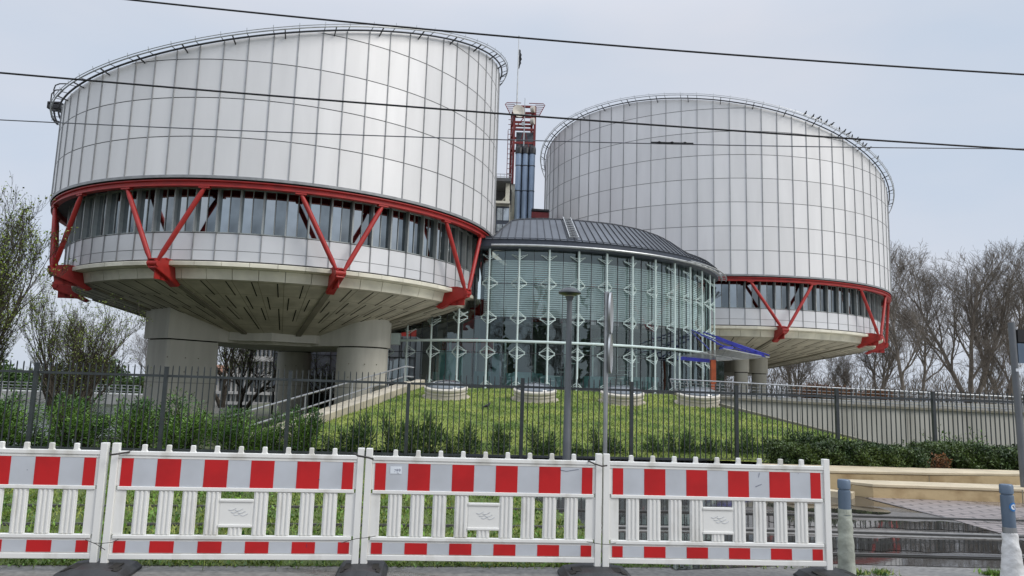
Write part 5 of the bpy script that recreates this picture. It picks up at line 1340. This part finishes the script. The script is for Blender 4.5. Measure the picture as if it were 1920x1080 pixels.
for (a, b), lab in zip(ends, blab):
    c = ((a[0] + b[0]) / 2, (a[1] + b[1]) / 2, .085); rz = math.atan2(b[1] - a[1], b[0] - a[0])
    if B0 is None: B0 = thing('construction_barrier', lab, 'barrier', c, rz, 'red and white barriers in a row'); barrier_parts(B0); BARR.append(B0)
    else: BARR.append(dup(B0, c, rz, label=lab))
for b_, l_ in zip(BARR, (.012, -.008, .010, -.012)): b_.rotation_euler.x = l_
# paper sticker with a scribble on the third barrier, scuffs on the others
mb = MB(); mb.box((-.775, -.0145, .79), (.098, .002, .062), 0)
strokes = [((-.79, .795), (-.775, .795)), ((-.777, .795), (-.786, .775)), ((-.769, .800), (-.770, .778)), ((-.760, .802), (-.761, .777)), ((-.773, .789), (-.756, .790)), ((-.750, .800), (-.751, .785)), ((-.744, .802), (-.746, .776)), ((-.768, .768), (-.752, .764)), ((-.737, .799), (-.738, .780))]
for (x0, z0), (x1, z1) in strokes: mb.bar((x0, -.0162, z0), (x1, -.0162, z1), .001, .0025, 1, upv=(0, 0, 1) if abs(x1 - x0) > abs(z1 - z0) else (1, 0, 0))
mb.build('paper_sticker', [MT['stickwhite'], MT['ink']], BARR[2])
def scuffs(T, L_): 
    mb = MB()
    for (x0, z0), (x1, z1) in L_: mb.bar((x0, -.0152, z0), (x1, -.0152, z1), .001, .003, 0, upv=(0, 0, 1) if abs(x1 - x0) > abs(z1 - z0) else (1, 0, 0))
    mb.build('scuff', MT['ink'], T)
scuffs(BARR[3], [((.386, .835), (.378, .795)), ((.345, .712), (.405, .735)), ((.745, .838), (.750, .835))])
scuffs(BARR[1], [((.66, .70), (.675, .694)), ((.60, .165), (.603, .135))])
scuffs(BARR[2], [((.66, .838), (.67, .82)), ((.67, .82), (.72, .812)), ((.72, .812), (.83, .83))])
scuffs(BARR[0], [((-.1, .12), (-.095, .13)), ((.42, .74), (.425, .735))])
# rubber feet
def foot(loc, rz, label, group='black rubber barrier feet'):
    T = thing('barrier_foot', label, 'barrier foot', loc, rz, group); mb = MB()
    prof = [(-.40, 0), (-.40, .035), (-.34, .085), (-.14, .115), (.14, .115), (.34, .085), (.40, .035), (.40, 0)]
    for s, y0, y1 in ((0, -.15, .15),):
        pts = []
        for y, sh in ((-.19, .55), (-.15, 1), (.15, 1), (.19, .55)):
            pts.append([(x * (1 if sh == 1 else .96), y, z * sh) for x, z in prof])
        vs = [p for ring_ in pts for p in ring_]; n_ = len(prof)
        mb.add(vs, [tuple(range(n_ - 1, -1, -1)), tuple(3 * n_ + i for i in range(n_))] + [(k * n_ + i, k * n_ + i + 1, (k + 1) * n_ + i + 1, (k + 1) * n_ + i) for k in range(3) for i in range(n_ - 1)])
    mb.build('body', MT['rubber'], T)
    for x in (-.22, .22): mb = MB(); mb.box((x, -.03, .104), (.10, .13, .012), 0); mb.build('socket', MT['slot'], T)
    for x in (-.30, .30): sg = 1 if x > 0 else -1; mb = MB(); mb.box((x * .93, -.10, .094), (.06, .09, .02), 0, (Vector((1, 0, -.3 * sg)).normalized(), Vector((0, 1, 0)), Vector((.3 * sg, 0, 1)).normalized())); mb.build('handle_hole', MT['slot'], T)
    return T
F0 = foot((-3.30, 6.24, 0), R_(78), 'black rubber foot between the leftmost and second barriers')
F0.rotation_euler.z = R_(8)
F0.scale = (.68, 1.35, .8)
dup(F0, (-1.20, 6.49, 0), R_(6), (.52, 1.5, .8), 'black rubber foot between the second and third barriers')
dup(F0, (.80, 6.62, 0), R_(3), (.78, 1.2, .8), 'black rubber foot between the third and last barriers')
dup(F0, (2.90, 6.72, 0), R_(4), (.64, 1.35, .8), 'black rubber foot under the right end of the last barrier')
# tie wires
def tie(pts, label, r=.0028, m='wire'):
    T = thing('tie_wire', label, 'wire', group='wires tying the barriers'); mb = MB(); mb.tube([Vector(p) for p in pts], r, 5); mb.build('strand', MT[m], T, smooth=True)
def W3(px, py, Y): return at_y(px, py, Y)
tie([W3(206, 849, 6.22), W3(206, 853, 6.2), W3(222, 851, 6.22), W3(245, 847, 6.3), W3(252, 844, 6.38)], 'rusty twisted wire at the top between the two left barriers', .008)
tie([W3(160, 1012, 6.2), W3(175, 1018, 6.17), W3(190, 1019, 6.17), W3(210, 1017, 6.2), W3(222, 1011, 6.3)], 'thin wire loop low between the two left barriers')
tie([W3(160, 1012, 6.2), W3(180, 1020, 6.16), W3(197, 1031, 6.18)], 'thin loose wire end low on the left corner post')
tie([W3(664, 850, 6.45), W3(672, 855, 6.4), W3(690, 858, 6.42), W3(700, 861, 6.44)], 'dark twisted wire at the top between second and third barriers', .009)
tie([W3(640, 1018, 6.4), W3(668, 1010, 6.38), W3(690, 1008, 6.42), W3(704, 1005, 6.5)], 'thin wire low between second and third barriers')
tie([W3(1103, 864, 6.66), W3(1115, 870, 6.6), W3(1128, 874, 6.6), W3(1138, 873, 6.64)], 'grey twisted wire at the top between the third and last barriers', .007)
tie([W3(1100, 1016, 6.62), W3(1125, 1020, 6.58), W3(1140, 1021, 6.58), W3(1155, 1018, 6.66)], 'thin wire low between the third and last barriers')

# ================================================================ overhead wires
def owire(pts, Ys, r, label, m, sag=0):
    P_ = [at_y(x, y, Y) for (x, y), Y in zip(pts, Ys)]
    T = thing('overhead_wire', label, 'wire', group='tram overhead wires')
    a, b = P_[0], P_[-1]; 
    L_ = []
    for i in range(41):
        q = i / 40; p = lerp(a, b, q)
        if len(P_) == 3:
            m_ = P_[1]; s0 = (m_.x - a.x) / (b.x - a.x); dz_ = m_.z - lerp(a, b, s0).z; p = p + Vector((0, 0, dz_ * (q * (1 - q)) / (s0 * (1 - s0))))
        L_.append(p)
    e0 = L_[0] + (L_[0] - L_[3]) * 1.6; e1 = L_[-1] + (L_[-1] - L_[-4]) * 1.6
    mb = MB(); mb.tube([e0] + L_ + [e1], r, 6); mb.build('strand', MT[m], T, smooth=True); return T
owire([(230, -2), (968, 70), (1925, 140)], (10.2, 10.2, 10.2), .0135, 'thick black overhead cable crossing the sky highest, above both drums', 'cable')
owire([(-5, 136), (950, 215), (1925, 281)], (9.0, 9.4, 9.8), .0125, 'thick black overhead cable crossing the upper part of the left drum', 'cable')
TW = owire([(-5, 224.5), (960, 263), (1905, 279)], (9.6, 10.0, 10.4), .0075, 'thin grey contact wire crossing both drums lowest, with a splice fitting', 'cablethin')
a, b = at_y(1220, 266.8, 10.1), at_y(1300, 268.8, 10.1); mb = MB(); mb.tube([a, b], .010, 6)
for q in (.2, .5, .8):
    p = lerp(a, b, q); mb.tube([p + Vector((-.035, -.01, 0)), p + Vector((0, -.01, .014)), p + Vector((.035, -.01, 0)), p + Vector((0, -.01, -.014))], .006, 5, closed=True)
mb.build('splice_fitting', MT['cable'], TW, smooth=True)

# ================================================================ birds
def bird(name, label, loc, rz, s, group=None):
    T = thing(name, label, 'bird', loc, rz, group); T.scale = (s,) * 3; mb = MB()
    # body and head as one lofted surface: beak forward (+x)
    prof = [(-.22, .10, .012), (-.14, .12, .03), (-.06, .14, .055), (.02, .17, .062), (.08, .21, .05), (.11, .25, .036), (.135, .275, .036), (.165, .28, .028), (.185, .275, .012), (.225, .265, .003)]
    mb.tube([(x, 0, z) for x, z, r in prof], [r for _, _, r in prof], 8); o = mb.build('body', MT['bird'], T, smooth=True)
    mb = MB(); 
    for s2 in (-1, 1): mb.add([(.06, s2 * .05, .2), (-.02, s2 * .068, .16), (-.2, s2 * .03, .105), (-.05, s2 * .06, .2)], [(0, 1, 2, 3)])
    mb.build('wing', MT['bird'], T)
    mb = MB()
    for s2 in (-1, 1): mb.tube([(.01, s2 * .025, .13), (.015, s2 * .028, .0)], .006, 5); mb.bar((.0, s2 * .028, .004), (.06, s2 * .028, .004), .012, .006)
    mb.build('leg', MT['bird'], T)
    return T
p = on_mound(913, 768); bird('crow', 'black crow standing on the lawn between the first two skylights', (p.x, p.y, mound_z(p.y)), R_(35), .72)
bx = [1510, 1524, 1534, 1540, 1549, 1559, 1574, 1583, 1591, 1598, 1606, 1611, 1618, 1622, 1629, 1646]
CRx, CRy = 19.1427, 71.4112; RRr = 16.125 + .5
def rim_hit(px):
    best = None
    for i in range(2000):
        a = R_(-90) + R_(110) * i / 2000; P_ = Vector((CRx + RRr * math.cos(a), CRy + RRr * math.sin(a), topR(a, RRr) + .1)); D_ = P_ - Vector((0, 0, EYE))
        u = D_.dot(right) / D_.dot(fwd) * f_ + 960
        if best is None or abs(u - px) < best[0]: best = (abs(u - px), P_, a)
        if u > 1671: break
    return best
b0 = None
for k, px in enumerate(bx):
    _, P_, a = rim_hit(px); lab = 'small black bird perched on the right drum rail, %s bird from the left' % names_[k]
    if b0 is None: b0 = bird('perched_bird', lab, P_, a, 1.15, 'birds on the roof rail')
    else: dup(b0, P_, a + (k % 3 - 1) * .8, 1.0 + .12 * (k % 3), lab)

# ================================================================ far left: bridge, terraced building, houses
T = thing('river_bridge', 'pale concrete bridge over the river seen low behind the left fence', 'bridge')
Yb = 74; zt0 = at_y(20, 733, Yb).z; xa_, xb_ = at_y(-200, 733, Yb).x, at_y(262, 735, Yb).x
mb = MB(); mb.box(((xa_ + xb_) / 2, Yb + 3, zt0 - .35), (xb_ - xa_, 6, .7)); mb.box(((xa_ + xb_) / 2, Yb + .2, zt0 - .8), (xb_ - xa_, .5, .4)); mb.build('deck', MT['bridge'], T)
for px in (95, -60): mb = MB(); x = at_y(px, 760, Yb).x; mb.box((x, Yb + 3, -1.6), (1.6, 4.5, 3.0)); mb.build('pier', MT['bridge'], T)
mb = MB()
for i in range(40): x = lerp(xa_, xb_, i / 39); mb.box((x, Yb + .1, zt0 + .45), (.08, .08, .9))
for zz in (.3, .6, .9): mb.box(((xa_ + xb_) / 2, Yb + .1, zt0 + zz), (xb_ - xa_, .06, .06))
mb.build('parapet', MT['raillight'], T)
T = thing('quay_railing', 'dark railing on the near river bank behind the left fence', 'railing'); mb = MB()
pa, pb_ = at_y(120, 820, 29), at_y(300, 823, 31)
mb.tube([pa, pb_], .03, 6)
for i in range(28): q = lerp(pa, pb_, i / 27); mb.bar(q, q - Vector((0, 0, 1.0)), .03, .03)
mb.box(lerp(pa, pb_, .42) - Vector((0, 0, .3)), (.35, .35, .75)); mb.build('bars', MT['black'], T)

T = thing('terraced_building', 'terraced office building with vertical fins seen under the left drum', 'building'); Yt = 108
tiers = [(462, 660, 652, 668, 3), (432, 660, 676, 700, 0), (412, 660, 706, 733, -3), (418, 660, 738, 752, -5)]
mw = MB(); mr = MB()
for (xl_, xr_, yt, yb_, dy) in tiers:
    Y = Yt + dy; A_ = at_y(xl_, yt, Y); B_ = at_y(xr_, yt, Y); z1_ = A_.z; z0_ = at_y(xl_, yb_, Y).z
    mw.box(((A_.x + B_.x) / 2, Y + 6, (z1_ + z0_) / 2), (B_.x - A_.x, 12, z1_ - z0_), 0)
    mr.box(((A_.x + B_.x) / 2, Y + 5.5, z1_ + .15), (B_.x - A_.x + .8, 13, .3)); mr.box(((A_.x + B_.x) / 2, Y + 5.4, z0_ - .2), (B_.x - A_.x + 1, 13.2, .4))
    n_ = int((B_.x - A_.x) / .62); mf = MB()
    for i in range(n_ + 1): mf.box((lerp(A_.x, B_.x, i / n_), Y - .2, (z1_ + z0_) / 2), (.2, .4, z1_ - z0_))
    mf.build('fin_row', MT['fins'], T)
zlo = at_y(430, 775, Yt).z
mw.box((at_y(520, 760, Yt).x, Yt + 8, -1.3), (15, 14, 5)); 
mw.build('glazing', MT['farglass'], T); mr.build('cornice', MT['fins'], T)
mb = MB(); A_ = at_y(410, 695, 118); T = thing('distant_house', 'small cream house with an orange roof beside the left column', 'house', (A_.x - 1, 118, 0)); mb.box((0, 3, 0), (3.6, 5, 5.4)); mb.build('wall', MT['plaster'], T)
mb = MB(); mb.add([(-2.1, .2, 2.6), (2.1, .2, 2.6), (2.1, 5.8, 2.6), (-2.1, 5.8, 2.6), (0, .2, 4.1), (0, 5.8, 4.1)], [(0, 1, 4), (3, 5, 2), (0, 4, 5, 3), (1, 2, 5, 4)]); mb.build('roof', MT['roofred'], T)
for xx in (-.9, .9):
    for zz in (-.6, 1.4): mb = MB(); mb.box((xx, .47, zz), (.7, .06, 1.0)); mb.build('window', MT['farglass'], T)

# rear wing seen between the columns
T = thing('rear_wing', 'rear wing with pale panelled glass seen between the columns of the left drum', 'building', (-13, 62, 0))
mb = MB(); mb.box((-1, 4, 3.4), (12, 7, 4.8), 0); mb.box((-1, 4.5, 0), (12, 6, 2.0), 1); mb.box((-1, 3.5, .95), (12.4, 8, .3), 2); mb.build('wall', [MT['farlight'], MT['inner'], MT['fins']], T)
mb = MB()
for i in range(11): mb.box((-7 + i * 1.2, .47, 3.4), (.06, .06, 4.7))
for zz in (2.2, 4.0): mb.box((-1, .47, zz), (12, .05, .06))
for i in range(20): mb.box((-7 + i * .62, 1.0, 0), (.10, .3, 2.2))
mb.build('mullion', MT['mullion'], T)
mb = MB(); mb.box((-2.6, .40, 1.75), (1.5, .1, .8)); mb.build('window', MT['farglass'], T)

# trees across the street behind the photographer, mirrored in the glass of the rotunda and drums
for k, (x, y, s, r) in enumerate([(-26, -42, .9, 0), (-12, -38, .8, 1), (2, -40, .95, 2), (15, -37, .85, 3), (28, -43, .9, 4), (40, -40, .8, 5)]):
    dup(tc_ if k % 2 else ta, (x, y, 0), r, s, ['street tree far left', 'street tree second from left', 'street tree third from left', 'street tree fourth from left', 'street tree fifth from left', 'street tree far right'][k] + ' across the road, mirrored in the rotunda glass')['group'] = 'street trees mirrored in the glass'
def conifer(label, loc, h, seed):
    rg_ = np.random.default_rng(seed); n = 9000; t = thing('conifer', label, 'tree', loc, 0, 'conifers mirrored in the glass')
    z = rg_.random(n) ** 1.25 * .93 + .07; a = rg_.random(n) * 2 * PI; lay = .75 + .25 * np.sin(z * 70); r = (1 - z) * .24 * h * lay * rg_.random(n) ** .4 + .1
    P_ = np.stack([r * np.cos(a), r * np.sin(a), z * h], 1); D_ = np.stack([np.cos(a), np.sin(a), -.3 + 0 * a], 1)
    V, F = leaves(P_, .55, rg_, .35, 0, D_); numpy_mesh('foliage', V, F, MT['leafdark'], parent=t)
    mb = MB(); mb.tube([(0, 0, 0), (0, 0, h * .95)], [.25, .03], 8); mb.build('trunk', MT['bark'], t); return t
c0_ = conifer('tall dark conifer across the road, mirrored right of the rotunda middle', (24, -17, 0), 17, 300)
dup(c0_, (31, -14, 0), 1, .8, 'shorter dark conifer across the road, mirrored near the right end of the rotunda')
dup(c0_, (9, -26, 0), 2, 1.0, 'dark conifer across the road, mirrored in the middle of the rotunda')
dup(c0_, (-16, -24, 0), 3, .95, 'dark conifer across the road, mirrored at the left of the rotunda')
dup(c0_, (45, -20, 0), 4, 1.1, 'large dark conifer across the road on the far right')
print('objects', len(bpy.data.objects), 'faces', sum(len(m.polygons) for m in bpy.data.meshes))
